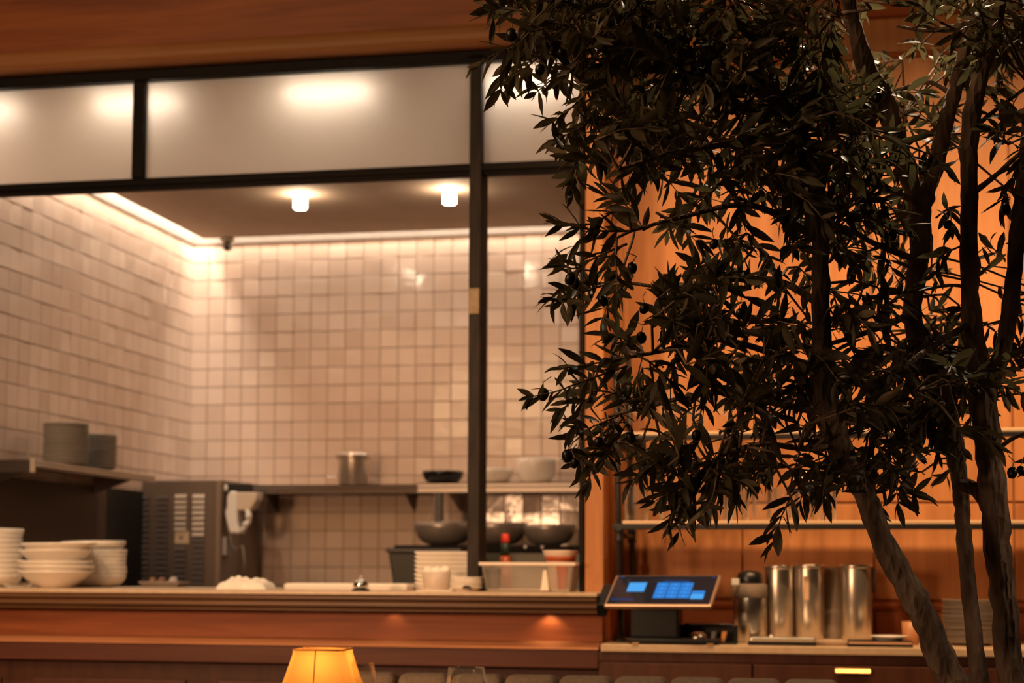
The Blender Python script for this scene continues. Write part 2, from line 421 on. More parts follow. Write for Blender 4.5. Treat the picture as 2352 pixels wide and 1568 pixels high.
# ---- wooden front wall: header, pilaster, lower panelling
xj = xat(1343, YW)            # right edge of the window opening
xp = xat(1387, YW-0.02)       # right edge of the pilaster
XFL = -5.2
wf = struct(MB().box(XFL, xp, YW-0.03, YW+0.06, 3.165, 4.4).build('wall_front', WOOD_H))
zb, zt = 3.080, 3.170
mp = [(YW-0.03, zb+0.006)]
for k in range(9):
    a = math.pi*(k/8)
    mp.append((YW-0.034-0.045*math.sin(a), zb+0.006+(zt-zb)*(1-math.cos(a))/2))
mp += [(YW-0.03, zt+0.004), (YW+0.06, zt+0.004), (YW+0.06, zb+0.006)]
struct(MB().prismx(mp, XFL, xp).build('trim_3', wood('wood_bead', (0.30,0.12,0.045), (0.42,0.18,0.07), True)))
MB().box(xj+0.004, xp, YW-0.025, YW+0.35, 0.0, 3.08).build('pilaster', WOOD_V, wf, 0.004)
# lower part of the front wall
XPE = xat(1374, 5.65)
lw = MB().box(XFL, XPE, 5.75, 6.35, 0, 1.0435).build('dado', WOOD_H, wf)
zl = 0.943
cap = [(5.75, zl+0.002), (5.735, zl+0.002), (5.70, zl-0.004), (5.655, zl-0.017), (5.65, zl-0.022), (5.75, zl-0.022)]
MB().prismx(cap, XFL, XPE).build('ledge', wood('wood_ledge', (0.40,0.15,0.065), (0.52,0.22,0.095), True), wf)
MB().box(XFL, XPE, 5.655, 5.75, 0.856, zl-0.022).build('rail', wood('wood_rail_shaded', (0.060,0.015,0.007), (0.10,0.027,0.011), True), wf, 0.003)  # darker wood colour carries the shadow cast by the ledge
MB().box(XFL, XPE-0.001, 5.712, 5.75, 0.0, 0.856).build('plinth', WOOD_D, wf)  # dark wood here and on the panels paints the shade under the rail
x = XPE
while x > XFL+0.5:            # sunk panels of the plinth
    MB().box(x-0.66, x-0.06, 5.698, 5.712, 0.12, 0.79).build('panel', WOOD_D, wf, 0.006)
    x -= 0.72
# ---- panelled wall behind the bar
XBR = 3.2
wr = struct(MB().box(xp, XBR, YR, YR+0.1, 0, 4.4).build('wall_behind_bar', WOOD_V))
wr.name = 'wall_bar_side'
zrail, zj, ztop = 1.068, 1.437, 3.08
MB().prismx([(YR,zrail-0.022),(YR-0.012,zrail-0.02),(YR-0.03,zrail-0.004),(YR-0.026,zrail+0.008),(YR-0.008,zrail+0.016),(YR,zrail+0.02)], xp, XBR).build('chair_rail', WOOD_H, wr)
MB().prismx([(YR,ztop),(YR-0.02,ztop),(YR-0.026,ztop+0.012),(YR-0.012,ztop+0.024),(YR,ztop+0.024)], xp, XBR).build('upper_rail', WOOD_H, wr)
MB().prismx([(YR,3.235),(YR-0.03,3.235),(YR-0.05,3.262),(YR-0.06,3.30),(YR,3.32)], xp, XBR).build('cornice', WOOD_H, wr)
PANEL_M = [wood('wood_panel_a', (0.34,0.13,0.042), (0.50,0.215,0.078), False), wood('wood_panel_b', (0.31,0.115,0.036), (0.47,0.195,0.068), False), wood('wood_panel_c', (0.36,0.145,0.048), (0.53,0.23,0.085), False)]
edges = [xp+0.02] + [xat(p, YR) for p in (1706, 2008, 2330)] + [1.75, 2.25, XBR]
for i in range(len(edges)-1):
    a, b = edges[i]+0.003, edges[i+1]-0.003
    MB().box(a, b, YR-0.014, YR, zj+0.004, ztop-0.003).build('panel', PANEL_M[i%3], wr, 0.003)
    MB().box(a, b, YR-0.014, YR, zrail+0.02, zj-0.004).build('panel', PANEL_M[(i+1)%3], wr, 0.003)
    MB().box(a, b, YR-0.014, YR, 0.3, zrail-0.024).build('panel', WOOD_H, wr, 0.003)

# ---- black steel kitchen window
win = bpy.data.objects.new('window_1', None); COL.objects.link(win); struct(win)
win.location = (0, YW, 0)
zh0, zh1, zt0, zt1 = 3.041, 3.082, 2.626, 2.668
ZCT = 1.112
xm0, xm1 = xat(1076.5, YW), xat(1104.5, YW)
xs0, xs1 = xat(289, YW), xat(316, YW)
def wpart(nm, x0, x1, y0, y1, z0, z1, m=BLACK, bev=0.003):
    return MB().box(x0, x1, y0, y1, z0, z1).build(nm, m, win, bev)
wpart('head', XFL, xj+0.003, -0.03, 0.05, zh0, zh1)
wpart('transom', XFL, xj, -0.012, 0.04, zt0, zt1)
wpart('transom_bead', XFL, xj, -0.022, -0.012, zt0+0.012, zt0+0.030)
wpart('mullion', xm0, xm1, -0.03, 0.09, ZCT, zh0, BRONZE)
wpart('glazing_bar', xs0, xs1, -0.02, 0.03, zt1, zh0)
wpart('jamb', xj-0.017, xj, -0.024, 0.01, ZCT, zh0)
wpart('strike_plate', xm0+0.002, xm1-0.004, -0.034, -0.029, zat(1090,724,YW), zat(1090,665,YW), speckle('worn_brass_steel', (0.12,0.085,0.05), (0.17,0.125,0.08), 40, 0.4, 0.7), 0.001)
for a, b in ((XFL, xs0), (xs1, xm0), (xm1+0.001, xj-0.018)):
    wpart('frosted_pane', a, b, 0.008, 0.014, zt1, zh0, FROST, 0)

# ---- pass counter
pc = thing('pass_counter', 'long stone-topped pass counter with dark moulded wooden edge under the kitchen window', 'counter', (0, 5.6, 0))
XCE = xat(1371, 5.6)
m_ = MB().box(XFL, xj-0.02, 0, 0.88, ZCT-0.012, ZCT); m_.box(xj-0.02, XCE, 0, 0.268, ZCT-0.012, ZCT)
m_.build('top', STONE, pc, 0.002)
yo = 0.0
mo = [(0.012,ZCT-0.012),(0.006,ZCT-0.018),(0.006,ZCT-0.026),(0.02,ZCT-0.030),(0.022,ZCT-0.034),(0.014,ZCT-0.038),(0.014,ZCT-0.050),(0.034,ZCT-0.056),(0.036,ZCT-0.060),(0.030,ZCT-0.064),(0.030,ZCT-0.068),(0.16,ZCT-0.068),(0.16,ZCT-0.012)]
MB().prismx(mo, XFL, XCE-0.004).build('edge_moulding', WOOD_LEDGE, pc)

# ================================================================== KITCHEN
def downlight(loc, label):
    t = thing('downlight', label, 'ceiling light', loc, 0, 'kitchen ceiling lights')
    MB().lathe([(0,0),(0.036,0),(0.036,-0.005),(0.03,-0.010),(0.03,-0.002)], 20).build('mount', CREAM, t)
    MB().lathe([(0.0,-0.010),(0.028,-0.010),(0.032,-0.014),(0.032,-0.068),(0.028,-0.073),(0,-0.074)], 24).build('diffuser', LAMP_WHITE, t)
    return t
d0 = downlight((-2.66, 7.85, ZC), 'left of the two small glowing cylinder lights on the kitchen ceiling')
dup(d0, (-1.903, 7.87, ZC), None, 'right of the two small glowing cylinder lights on the kitchen ceiling')
def bar_light(loc, label):
    t = thing('bar_light', label, 'ceiling light', loc, 0, 'lights behind the frosted glass')
    MB().box(-0.17, 0.17, -0.02, 0.02, -0.02, 0).build('housing', CREAM, t, 0.003)
    for k in (-0.115, 0, 0.115):
        MB().box(k-0.052, k+0.052, -0.026, 0.026, -0.040, -0.020).build('lamp', BAR_WHITE, t, 0.006)
    return t
b0 = bar_light((-1.94, 6.06, ZC), 'three-lamp ceiling light seen blurred through the widest frosted pane')
dup(b0, (-2.72, 6.06, ZC), None, 'three-lamp ceiling light seen blurred across the thin glazing bar of the frosted glass')
dup(b0, (-1.17, 6.06, ZC), None, 'three-lamp ceiling light seen blurred through the frosted pane beside the leaves')
dup(b0, (-3.40, 6.06, ZC), None, 'three-lamp ceiling light seen blurred through the leftmost frosted pane')

# security camera in the corner
p = onY(523, 540, 8.84)
t = thing('security_camera', 'small dome security camera at the kitchen ceiling corner', 'security camera', (p.x, 8.84, ZC))
MB().lathe([(0,0),(0.042,0),(0.042,-0.016),(0.03,-0.022),(0,-0.022)], 20).build('base', pm('grey_plastic', (0.42,0.34,0.27), 0.5), t)
MB().lathe([(0,-0.02),(0.026,-0.024),(0.032,-0.04),(0.027,-0.062),(0.013,-0.073),(0,-0.075)], 20).build('dome', pm('grey_plastic_dark', (0.22,0.17,0.13), 0.5), t)
lens = MB().lathe([(0,0.0),(0.016,0.0),(0.018,0.010),(0.012,0.022),(0,0.025)], 18).build('lens', BLACKPL, t, 0, 2, (0.004,-0.02,-0.058))
lens.rotation_euler = (math.radians(115), 0, math.radians(10))

# steel shelf on the left wall
xs = -3.36
y0s, y1s = onX(80,1062,xs).y, onX(356,1097,xs).y
zs = ZSH
t = thing('wall_shelf', 'steel shelf with grey front lip on the left tiled kitchen wall', 'shelf', (XL+0.009, y0s, zs))
w_ = xs-XL-0.009
L_ = y1s-y0s
MB().box(0, w_, 0, L_, -0.006, 0).build('board', STEEL_D, t)
MB().prismy([(w_-0.004,0.0),(w_,0.0),(w_+0.003,-0.008),(w_,-0.014),(w_+0.004,-0.022),(w_,-0.034),(w_-0.004,-0.034)], 0, L_).build('front_lip', pm('satin_steel', (0.40,0.35,0.30), 0.3, 0.9), t)
MB().box(0.0, w_-0.02, -0.001, 0.003, -0.05, 0.004).build('end_plate', pm('dark_end_steel', (0.06,0.045,0.04), 0.5, 0.3), t)
MB().box(w_-0.02, w_+0.003, -0.004, 0.0, -0.05, 0.010).build('corner_cap', pm('pale_steel', (0.55,0.45,0.36), 0.4, 0.2), t)
for yy in (0.2, L_-0.06):
    MB().prismy([(0,-0.006),(w_-0.05,-0.006),(0,-0.09)], yy, yy+0.006).build('bracket', STEEL_D, t)
# steel cladding below it
t = thing('wall_cladding', 'dull brown-grey steel splashback sheet under the left wall shelf', 'splashback', (XL, 6.0, 0.9))
MB().box(0.010, 0.014, 0.1, 1.84, 0, zs-0.9-0.05).build('sheet', pm('brown_splash_steel', (0.13,0.088,0.066), 0.55, 0.3), t)
MB().box(0.010, 0.016, 1.841, 2.27, 0, zs-0.9-0.05).build('shadow_strip', BLACKPL, t)  # black strip painting the shadow in the gap by the ice machine

# plates: lathe profiles
def plate_prof(r, h, t=0.004, foot=0.55):
    return [(0,0.003),(r*foot,0.003),(r*foot,0),(r*foot+0.006,0),(r*foot+0.008,0.004),(r*0.82,h*0.55),(r,h-t*0.4),(r+0.001,h),(r-0.003,h+0.0012),(r*0.80,h*0.55+t),(r*0.5,0.003+t),(0,0.003+t)]
def bowl_prof(r, h, foot=0.4, t=0.004):
    o = [(0,0.004),(r*foot,0.004),(r*foot,0),(r*foot+0.005,0)]
    i = []
    for k in range(1, 8):
        a = k/7*math.pi/2
        rr = r*foot + (r-r*foot)*math.sin(a)**0.9; zz = 0.003+(h-0.003)*(1-math.cos(a))
        o.append((rr, zz)); i.append((rr-t, zz+t*0.3 if k == 7 else zz+t))
    return o + i[::-1] + [(r*foot*0.5, 0.004+t), (0, 0.004+t)]
def stack(name, me, n, base, pitch, cat, group, labels, jitter=0.002, root=None):
    out = []
    rnd = random.Random(len(labels[0])*31+n)
    for k in range(n):       # k = 0 at the bottom
        o = link(name, me, None, (base[0]+rnd.uniform(-jitter,jitter), base[1]+rnd.uniform(-jitter,jitter), base[2]+k*pitch))
        o.rotation_euler = (0,0,rnd.uniform(0,6))
        tag(o, labels[n-1-k], cat, group); out.append(o)
    return out
def labels(n, fmt): return [fmt % (('bottom' if k == n-1 and n > 2 else ORD[k])) for k in range(n)]

ps = atD(150, 1050, onX(150,1045,xs-0.11).y/ray(150,1045).y) 
ps = onX(150, 1052, xs-0.105)
me = MB().lathe(plate_prof(0.102, 0.017), 28).mesh('plate', CERAMIC_G)
stack('plate', me, 20, (ps.x, ps.y, zs), 0.0094, 'plate', 'plates in the left stack on the wall shelf', [s.replace('topmost plate', 'topmost plate') for s in labels(20, 'grey %s plate from the top in the taller stack on the left wall shelf')])
ps2 = onX(205, 1055, xs-0.105)
stack('plate', me, 17, (ps2.x, ps2.y+0.06, zs), 0.0094, 'plate', 'plates in the right stack on the wall shelf', labels(17, 'grey %s plate from the top in the lower right stack on the left wall shelf'))

# louvred steel cabinet (back of an ice machine) in the corner
ym = 8.28
xa, xb = xat(277, ym), xat(492, ym)
xc_ = xat(506, ym)
zm = zat(420, 1102, ym)
t = thing('ice_machine', 'tall brown-grey steel ice machine with louvre slots in the kitchen corner', 'ice machine', ((xa+xb)/2, ym, 0))
w2 = (xb-xa)/2
MB().box(-w2, w2, 0, 0.6, 0.12, zm).build('body', pm('brown_grey_steel', (0.16,0.115,0.085), 0.5, 0.35), t, 0.006)
MB().box(w2+0.001, w2+(xc_-xb), -0.004, 0.56, 0.12, zm).build('side_rail', pm('side_grey_steel', (0.24,0.18,0.135), 0.45, 0.4), t, 0.003)
for sx in (-w2+0.04, w2-0.07):
    MB().box(sx, sx+0.03, 0.05, 0.08, 0, 0.12).build('foot', BLACK, t)
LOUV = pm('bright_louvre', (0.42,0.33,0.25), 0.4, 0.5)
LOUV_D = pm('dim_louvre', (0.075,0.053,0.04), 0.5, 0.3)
mx = (xa+xb)/2
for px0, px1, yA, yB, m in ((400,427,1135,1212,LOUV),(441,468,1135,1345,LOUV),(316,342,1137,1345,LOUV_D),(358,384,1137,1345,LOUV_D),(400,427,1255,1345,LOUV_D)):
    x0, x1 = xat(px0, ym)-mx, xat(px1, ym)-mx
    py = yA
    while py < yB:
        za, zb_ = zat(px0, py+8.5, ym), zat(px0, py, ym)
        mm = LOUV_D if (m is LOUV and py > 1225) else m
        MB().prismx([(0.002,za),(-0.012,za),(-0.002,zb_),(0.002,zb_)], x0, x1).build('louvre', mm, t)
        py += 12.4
x0, x1 = xat(401,ym)-mx, xat(433,ym)-mx
st = MB().box(x0, x1, -0.004, 0.0, zat(410,1248,ym), zat(410,1220,ym)).build('rating_label', pm('yellowed_paper', (0.66,0.50,0.33), 0.7), t)
zc = zat(416,1234,ym); xq = xat(416,ym)-mx
dm = MB().lathe([(0,0),(0.008,0),(0.008,0.002),(0,0.002)], 12).build('dot', BLACKPL, st, 0, 2, (xq, -0.004, zc)); dm.rotation_euler = (math.pi/2,0,0)

# white wall-mounted dispenser beside it
yd = 8.32
t = thing('dispenser', 'white dispenser with flared hopper mounted on the ice machine side', 'dispenser', (xat(535,yd), yd, zat(535,1228,yd)))
X0, Z0 = xat(535,yd), zat(535,1228,yd)
def dp(px, py): return (xat(px,yd)-X0, zat(px,py,yd)-Z0)
MB().prismy([dp(523,1140),dp(530,1128),(dp(545,1128)),dp(549,1150),dp(548,1200),dp(556,1226),dp(530,1224),dp(521,1190),dp(519,1175),dp(523,1165)], -0.03, 0.05).build('body', WHITEPL, t, 0.010, 3)
MB().prismy([dp(546,1131),dp(594,1131),dp(592,1148),dp(578,1172),dp(546,1172)], -0.035, 0.055).build('hopper', pm('cream_plastic', (0.68,0.56,0.44), 0.5), t, 0.006, 3)
pts = [Vector((dp(a,b)[0], -0.02, dp(a,b)[1])) for a, b in ((570,1170),(574,1185),(572,1200),(562,1214),(552,1222))]
MB().tube(pts, [0.016,0.015,0.014,0.013,0.012], 10).build('spout', WHITEPL, t)
for a, b, r in ((573,1186,0.016),(568,1203,0.017)):
    q = dp(a,b); MB().lathe([(0,-r),(r*0.7,-r*0.7),(r,0),(r*0.7,r*0.7),(0,r)], 14, (q[0],-0.03,q[1])).build('knob', WHITEPL, t)
q = dp(518,1120); MB().lathe([(0,-0.022),(0.011,-0.016),(0.014,0),(0.011,0.016),(0,0.022)], 14, (q[0],0.0,q[1])).build('pump', WHITEPL, t)
q0, q1 = dp(505,1275), dp(523,1233)
MB().box(q0[0], q1[0], -0.02, 0.05, q0[1], q1[1]).build('control_box', pm('grey_box', (0.30,0.27,0.25), 0.5), t, 0.004)
pts = [Vector((dp(a,b)[0], 0.0, dp(a,b)[1])) for a, b in ((528,1226),(531,1250),(540,1262),(556,1252),(562,1290),(560,1330))]
MB().tube(pts, 0.006, 6).build('hose', pm('grey_hose', (0.20,0.16,0.13), 0.5), t)
MB().box(dp(515,1116)[0], dp(570,1116)[0], -0.01, 0.06, dp(515,1128)[1], dp(515,1110)[1]).build('bracket', BLACKPL, t, 0.003)

# back wall shelves
def back_shelf(px0, px1, yf, py, label, lip, m, nm='wall_shelf'):
    x0, x1 = xat(px0, yf), xat(px1, yf)
    z = zat((px0+px1)/2, py, yf)
    t = thing(nm, label, 'shelf', ((x0+x1)/2, yf, z)); h = (x1-x0)/2
    MB().box(-h, h, 0, YB-0.010-yf, -0.006, 0).build('board', m, t)
    MB().prismx([(0,0),(0,-lip*0.35),(-0.004,-lip*0.45),(0,-lip*0.55),(0,-lip),(0.004,-lip),(0.004,0)], -h, h).build('front_lip', m, t)
    for sx in (-h+0.12, h-0.12):
        MB().prismx([(YB-0.010-yf,-0.006),(0.05,-0.006),(YB-0.010-yf,-0.14)], sx, sx+0.006).build('bracket', m, t)
    return t, z
sh1, z1 = back_shelf(540, 964, 8.60, 1113, 'dark steel wall shelf holding one steel bain marie pot', 0.046, pm('shelf_dark_steel', (0.13,0.095,0.07), 0.5, 0.4))
sh2, z2 = back_shelf(958, 1420, 8.46, 1107, 'pale steel wall shelf holding black and white bowls', 0.050, pm('shelf_pale_steel', (0.50,0.43,0.37), 0.4, 0.4))
# pot
yq = 8.72; xq = xat(810, yq)
t = thing('bain_marie_pot', 'stainless bain marie pot with rolled rim on the dark wall shelf', 'pot', (xq, yq, z1))
MB().lathe([(0,0.0),(0.076,0.0),(0.080,0.006),(0.088,0.140),(0.090,0.150),(0.086,0.150),(0.078,0.01),(0,0.006)], 32).build('body', MIRROR, t)
MB().lathe([(0.088,0.143),(0.098,0.147),(0.102,0.156),(0.100,0.170),(0.094,0.175),(0.088,0.172),(0.086,0.150)], 32).build('rim', MIRROR, t)
yq = 8.60
o = MB().lathe(bowl_prof(0.111, 0.066, 0.5), 32).build('black_bowl', pm('black_glaze', (0.012,0.011,0.011), 0.15), None, 0, 2, (xat(1016,yq), yq, z2))
tag(o, 'glossy black bowl standing on the pale wall shelf', 'bowl')
o = MB().lathe(bowl_prof(0.112, 0.078, 0.5), 32).build('white_bowl', CERAMIC, None, 0, 2, (xat(1130,yq), yq, z2))
tag(o, 'smaller white bowl half hidden by the mullion on the pale shelf', 'bowl', 'white bowls on the pale shelf')
o = MB().lathe(bowl_prof(0.108, 0.128, 0.55), 32).build('white_bowl', CERAMIC, None, 0, 2, (xat(1231,yq), yq, z2))
tag(o, 'deep white bowl nearest the right end of the pale shelf', 'bowl', 'white bowls on the pale shelf')

# black over-shelf with steel bowls
yk = 8.25
xk0, xk1 = xat(905, yk), xat(1420, yk)
zk = zat(1100, 1252, yk)
t = thing('kitchen_range', 'black steel cooking range back ledge carrying steel bowls', 'range', ((xk0+xk1)/2, yk, 0))
h = (xk1-xk0)/2
MB().box(-h, h, 0, 0.32, zk-0.035, zk).build('ledge', BLACK, t, 0.003)
MB().box(-h+0.02, h-0.02, 0.02, 0.60, 0.10, zk-0.035).build('back_panel', pm('range_grey_steel', (0.10,0.095,0.08), 0.45, 0.5), t, 0.004)
xpst = xat(1006, 8.5)-(xk0+xk1)/2
MB().box(xpst-0.019, xpst+0.019, 0.24, 0.28, zk, z2-0.05).build('post', BLACKPL, t, 0.002)
for sx in (-h+0.06, h-0.06):
    MB().lathe([(0,0),(0.02,0),(0.02,0.10),(0,0.10)], 12, (sx,0.1,0)).build('foot', BLACK, t)
bm_ = MB().lathe(bowl_prof(0.158, 0.118, 0.32, 0.003), 36)
o = bm_.build('steel_bowl', DARKSTEEL, None, 0, 2, (xat(1000,yk), yk+0.17, zk)); tag(o, 'dark steel mixing bowl on the range ledge left of the mullion', 'bowl', 'steel bowls on the range')
o2 = link('steel_bowl', o.data, None, (xat(1125,yk), yk+0.17, zk)); tag(o2, 'dark steel mixing bowl on the range ledge just right of the mullion', 'bowl', 'steel bowls on the range')
o3 = link('steel_bowl', o.data, None, (xat(1249,yk), yk+0.16, zk)); o3.scale = (0.86,0.86,0.9); tag(o3, 'dark steel mixing bowl at the right end of the range ledge', 'bowl', 'steel bowls on the range')
for px in (1208, 1247):
    MB().lathe([(0,-0.012),(0.009,-0.008),(0.012,0.0),(0.009,0.008),(0,0.012)], 12, (xat(px,yk)-(xk0+xk1)/2, -0.008, zk-0.012)).build('knob', STEEL, t)
# steel prep table with tub
yt = 7.45
zt_ = 0.92
t = thing('prep_table', 'steel prep table standing behind the pass counter', 'table', (-1.9, yt, 0))
MB().box(-0.9, 0.75, 0, 0.5, zt_-0.03, zt_).build('table_top', STEEL_D, t, 0.003)
for sx in (-0.86, 0.71):
    for sy in (0.04, 0.46):
        MB().lathe([(0,0),(0.018,0),(0.018,zt_-0.03),(0,zt_-0.03)], 10, (sx,sy,0)).build('leg', STEEL, t)
yt2 = 7.62
xa, xb = xat(886, yt2), xat(1060, yt2)
ztop_ = zat(930, 1258, yt2)
t = thing('storage_tub', 'dark grey tapered plastic tub behind the rectangular plate stack', 'tub', ((xa+xb)/2, yt2+0.14, zt_))
hw = (xb-xa)/2
TUB = pm('charcoal_plastic', (0.055,0.055,0.048), 0.4)
MB().taper((0,0,0), (hw*0.70,0.10), (hw*0.96,0.13), ztop_-zt_-0.02).build('body', TUB, t, 0.01)
MB().box(-hw, hw, -0.14, 0.14, ztop_-zt_-0.022, ztop_-zt_).build('rim', BLACKPL, t, 0.005)
# ================================================================== ON THE PASS
YP = 6.12
def on_pass(px, y=YP): return (xat(px, y), y, ZCT)
def w_px(w, y=YP, px=600): return w*depth_of(onY(px,1340,y))/F_PX
# stack A at the left edge
bA = MB().lathe(bowl_prof(0.125, 0.05, 0.55), 32).mesh('bowl', CERAMIC)
c = on_pass(-24, 6.05)
stack('bowl', bA, 9, c, 0.0195, 'bowl', 'bowls stacked at the left edge of the pass', labels(9, 'white %s bowl from the top in the stack cut by the left frame edge'))
o = link('bowl', bA, None, (c[0]+0.004, c[1], c[2]+9*0.0195-0.006)); o.scale = (1,1,1.15); tag(o, 'white bowl crowning the stack cut by the left frame edge', 'bowl', 'bowls stacked at the left edge of the pass')
# stack B, wide shallow bowls
bB = MB().lathe([(0,0.004),(0.062,0.004),(0.062,0),(0.068,0),(0.078,0.010),(0.112,0.034),(0.134,0.056),(0.143,0.061),(0.143,0.066),(0.136,0.066),(0.108,0.040),(0.074,0.015),(0.03,0.009),(0,0.009)], 40).mesh('wide_bowl', CERAMIC)
cB = on_pass(128, 5.98)
for k, dz in enumerate((0.0, 0.020, 0.038, 0.080, 0.106)):
    o = link('wide_bowl', bB, None, (cB[0]+(0,0.004,-0.003,0.002,0.012)[k], cB[1], ZCT+dz)); o.rotation_euler = (0,(0,0.01,-0.01,0.008,0.012)[k],k)
    tag(o, 'wide white bowl, %s from the top of the glossy middle stack on the pass' % ORD[4-k] if k < 4 else 'wide white bowl on top of the glossy middle stack on the pass', 'bowl', 'wide bowls on the pass')
# stack C behind
cC = on_pass(216, 6.26)
bC = MB().lathe(bowl_prof(0.128, 0.05, 0.55), 32).mesh('bowl', CERAMIC)
stack('bowl', bC, 7, cC, 0.0165, 'bowl', 'bowls in the right stack on the pass', labels(7, 'white %s bowl from the top in the stack right of the wide bowls'))
o = link('bowl', bC, None, (cC[0]-0.004, cC[1], ZCT+0.131)); o.rotation_euler = (0,-0.02,0); tag(o, 'loose white bowl tilted over the stack right of the wide bowls', 'bowl', 'bowls in the right stack on the pass')
# small glass dish at the left
cD = on_pass(50, 5.86)
o = MB().lathe(bowl_prof(0.055, 0.018, 0.6, 0.003), 24).build('glass_dish', GLASS, None, 0, 2, (cD[0], cD[1]-0.03, ZCT)); tag(o, 'small clear glass dish in front of the left bowl stacks', 'dish')
# low metal tray in the gap
cE = on_pass(378, 6.40)
t = thing('foil_tray', 'low dull metal tray of scraps behind the pass before the ice machine', 'tray', cE)
MB().taper((0,0,0), (0.075,0.05), (0.09,0.06), 0.022).build('body', STEEL_D, t, 0.003)
for k, (dx, r) in enumerate(((-0.05,0.016),(-0.01,0.018),(0.04,0.02))):
    MB().lathe([(0,-r),(r*0.8,-r*0.6),(r,0),(r*0.6,r*0.7),(0,r*0.8)], 8, (dx, 0, 0.026)).build('scrap', pm('scrap_%d' % k, ((0.22,0.10,0.05),(0.16,0.08,0.05),(0.38,0.34,0.33))[k], 0.6), t)
# crumpled cloth
cT = on_pass(578, 5.95)
def cloth_mesh():
    m = MB(); nx, ny = 26, 16; rnd = random.Random(5)
    ph = [rnd.uniform(0,6) for _ in range(8)]
    v = []; W2, D2 = 0.092, 0.06
    for j in range(ny+1):
        for i in range(nx+1):
            u, w = i/nx*2-1, j/ny*2-1
            e = max(0, 1-abs(u)**2.6)*max(0, 1-abs(w)**2.6)
            h = 0.050*e**0.30*(0.80+0.10*math.sin(4*u+ph[0]+2*w)+0.12*math.sin(9*w+ph[1]+3*u)+0.08*math.sin(15*u-6*w+ph[2]))
            h *= 1.0-0.30*(u > 0.55)*(u-0.55)*2
            v.append((W2*u*(1+0.10*math.sin(4*w+ph[3])), D2*w*(1+0.14*math.sin(5*u+ph[4])), max(0.001,h)))
    f = [(j*(nx+1)+i, j*(nx+1)+i+1, (j+1)*(nx+1)+i+1, (j+1)*(nx+1)+i) for j in range(ny) for i in range(nx)]
    m.add(v, f, True)
    n = len(m.v); m.add([(x,y,0) for x,y,z in v], [tuple(reversed(q)) for q in f])
    return m
o = cloth_mesh().build('kitchen_towel', CLOTH, None, 0, 2, (cT[0], cT[1]-0.05, ZCT)); tag(o, 'crumpled white cotton towel lying on the pass counter', 'towel')
# low white tray
cW = on_pass(806, 6.0); hw = w_px(146, 6.0, 800)
t = thing('low_tray', 'long low white plastic tray lying behind the service bell', 'tray', (cW[0], cW[1], ZCT))
MB().taper((0,0,0), (hw-0.004,0.07), (hw,0.075), 0.020).build('body', WHITEPL, t, 0.003)
MB().box(-hw+0.008, hw-0.008, -0.066, 0.066, 0.020, 0.0235).build('liner', CLOTH, t)
# service bell
cB2 = on_pass(833, 5.72); 
t = thing('service_bell', 'chrome service bell on a black base on the pass', 'bell', (cB2[0], 5.70, ZCT))
MB().lathe([(0,0),(0.0315,0),(0.0325,0.004),(0.030,0.008),(0.020,0.010),(0,0.010)], 28).build('base', BLACKPL, t)
MB().lathe([(0.0,0.010),(0.017,0.010),(0.018,0.014),(0.0,0.014)], 20).build('collar', MIRROR, t)
MB().lathe([(0.0250,0.012),(0.0285,0.013),(0.0275,0.023),(0.022,0.034),(0.012,0.041),(0,0.043)], 28).build('dome', pm('chrome', (0.85,0.85,0.83), 0.06, 1.0), t)
MB().lathe([(0,0.041),(0.003,0.042),(0.003,0.049),(0.006,0.051),(0.005,0.056),(0,0.057)], 14).build('button', MIRROR, t)
# rectangular plates
yD = 5.99; xa, xb = xat(945, yD), xat(1078, yD)
cx_ = (xa+xb)/2; hw = (xb-xa)/2
me = MB().taper((0,0,0), (hw-0.010,0.075), (hw,0.085), 0.0142).mesh('rectangular_plate', CERAMIC, 0.003)
n = 9
for k in range(n):
    o = link('rectangular_plate', me, None, (cx_+random.uniform(-0.001,0.001), yD+0.12, ZCT+k*0.0161))
    tag(o, 'thick white rectangular plate, %s in the stack left of the mullion' % (('bottom' if k == 0 else ORD[n-1-k]+(' from top' if k < n-1 else ''))), 'plate', 'rectangular plates left of the mullion')
# beaker of napkins in front
yE = 5.82; cE2 = on_pass(1003, yE)
t = thing('napkin_cup', 'frosted cup of crumpled napkins before the rectangular plate stack', 'cup', (cE2[0], yE, ZCT))
MB().lathe([(0,0),(0.042,0),(0.045,0.004),(0.052,0.068),(0.050,0.068),(0.043,0.006),(0,0.006)], 28).build('cup', pm('frosted_plastic', (0.66,0.52,0.42), 0.45, 0, 0.15), t)
for k, (dx, dz, r) in enumerate(((-0.030,0.074,0.020),(0.002,0.070,0.024),(0.033,0.076,0.019))):
    MB().lathe([(0,-r),(r*0.8,-r*0.7),(r,-0.1*r),(r*0.7,r*0.5),(0,r*0.75)], 9, (dx,0,dz)).build('napkin', CLOTH, t)
MB().box(-0.062, 0.066, -0.055, 0.055, -0.0, 0.004).build('saucer', CERAMIC, t, 0.002)
# little plate stack
yF = 5.84; cF = on_pass(1072, yF)
me = MB().lathe(plate_prof(0.060, 0.016, 0.004, 0.6), 28).mesh('side_plate', CERAMIC)
stack('side_plate', me, 5, (cF[0], yF, ZCT), 0.0085, 'plate', 'small side plates at the foot of the mullion', labels(5, 'small white %s plate from the top in the pile at the mullion foot'))
o = MB().tube([(0,0,0.0),(0.012,-0.006,0.004),(0.024,-0.008,0.003),(0.036,-0.006,-0.004)], [0.003,0.006,0.006,0.002], 8).build('spoon_rest', BLACKPL, None, 0, 2, (cF[0]+0.0, yF-0.064, ZCT+0.012)); tag(o, 'small black spoon leaning on the pile of side plates', 'spoon')
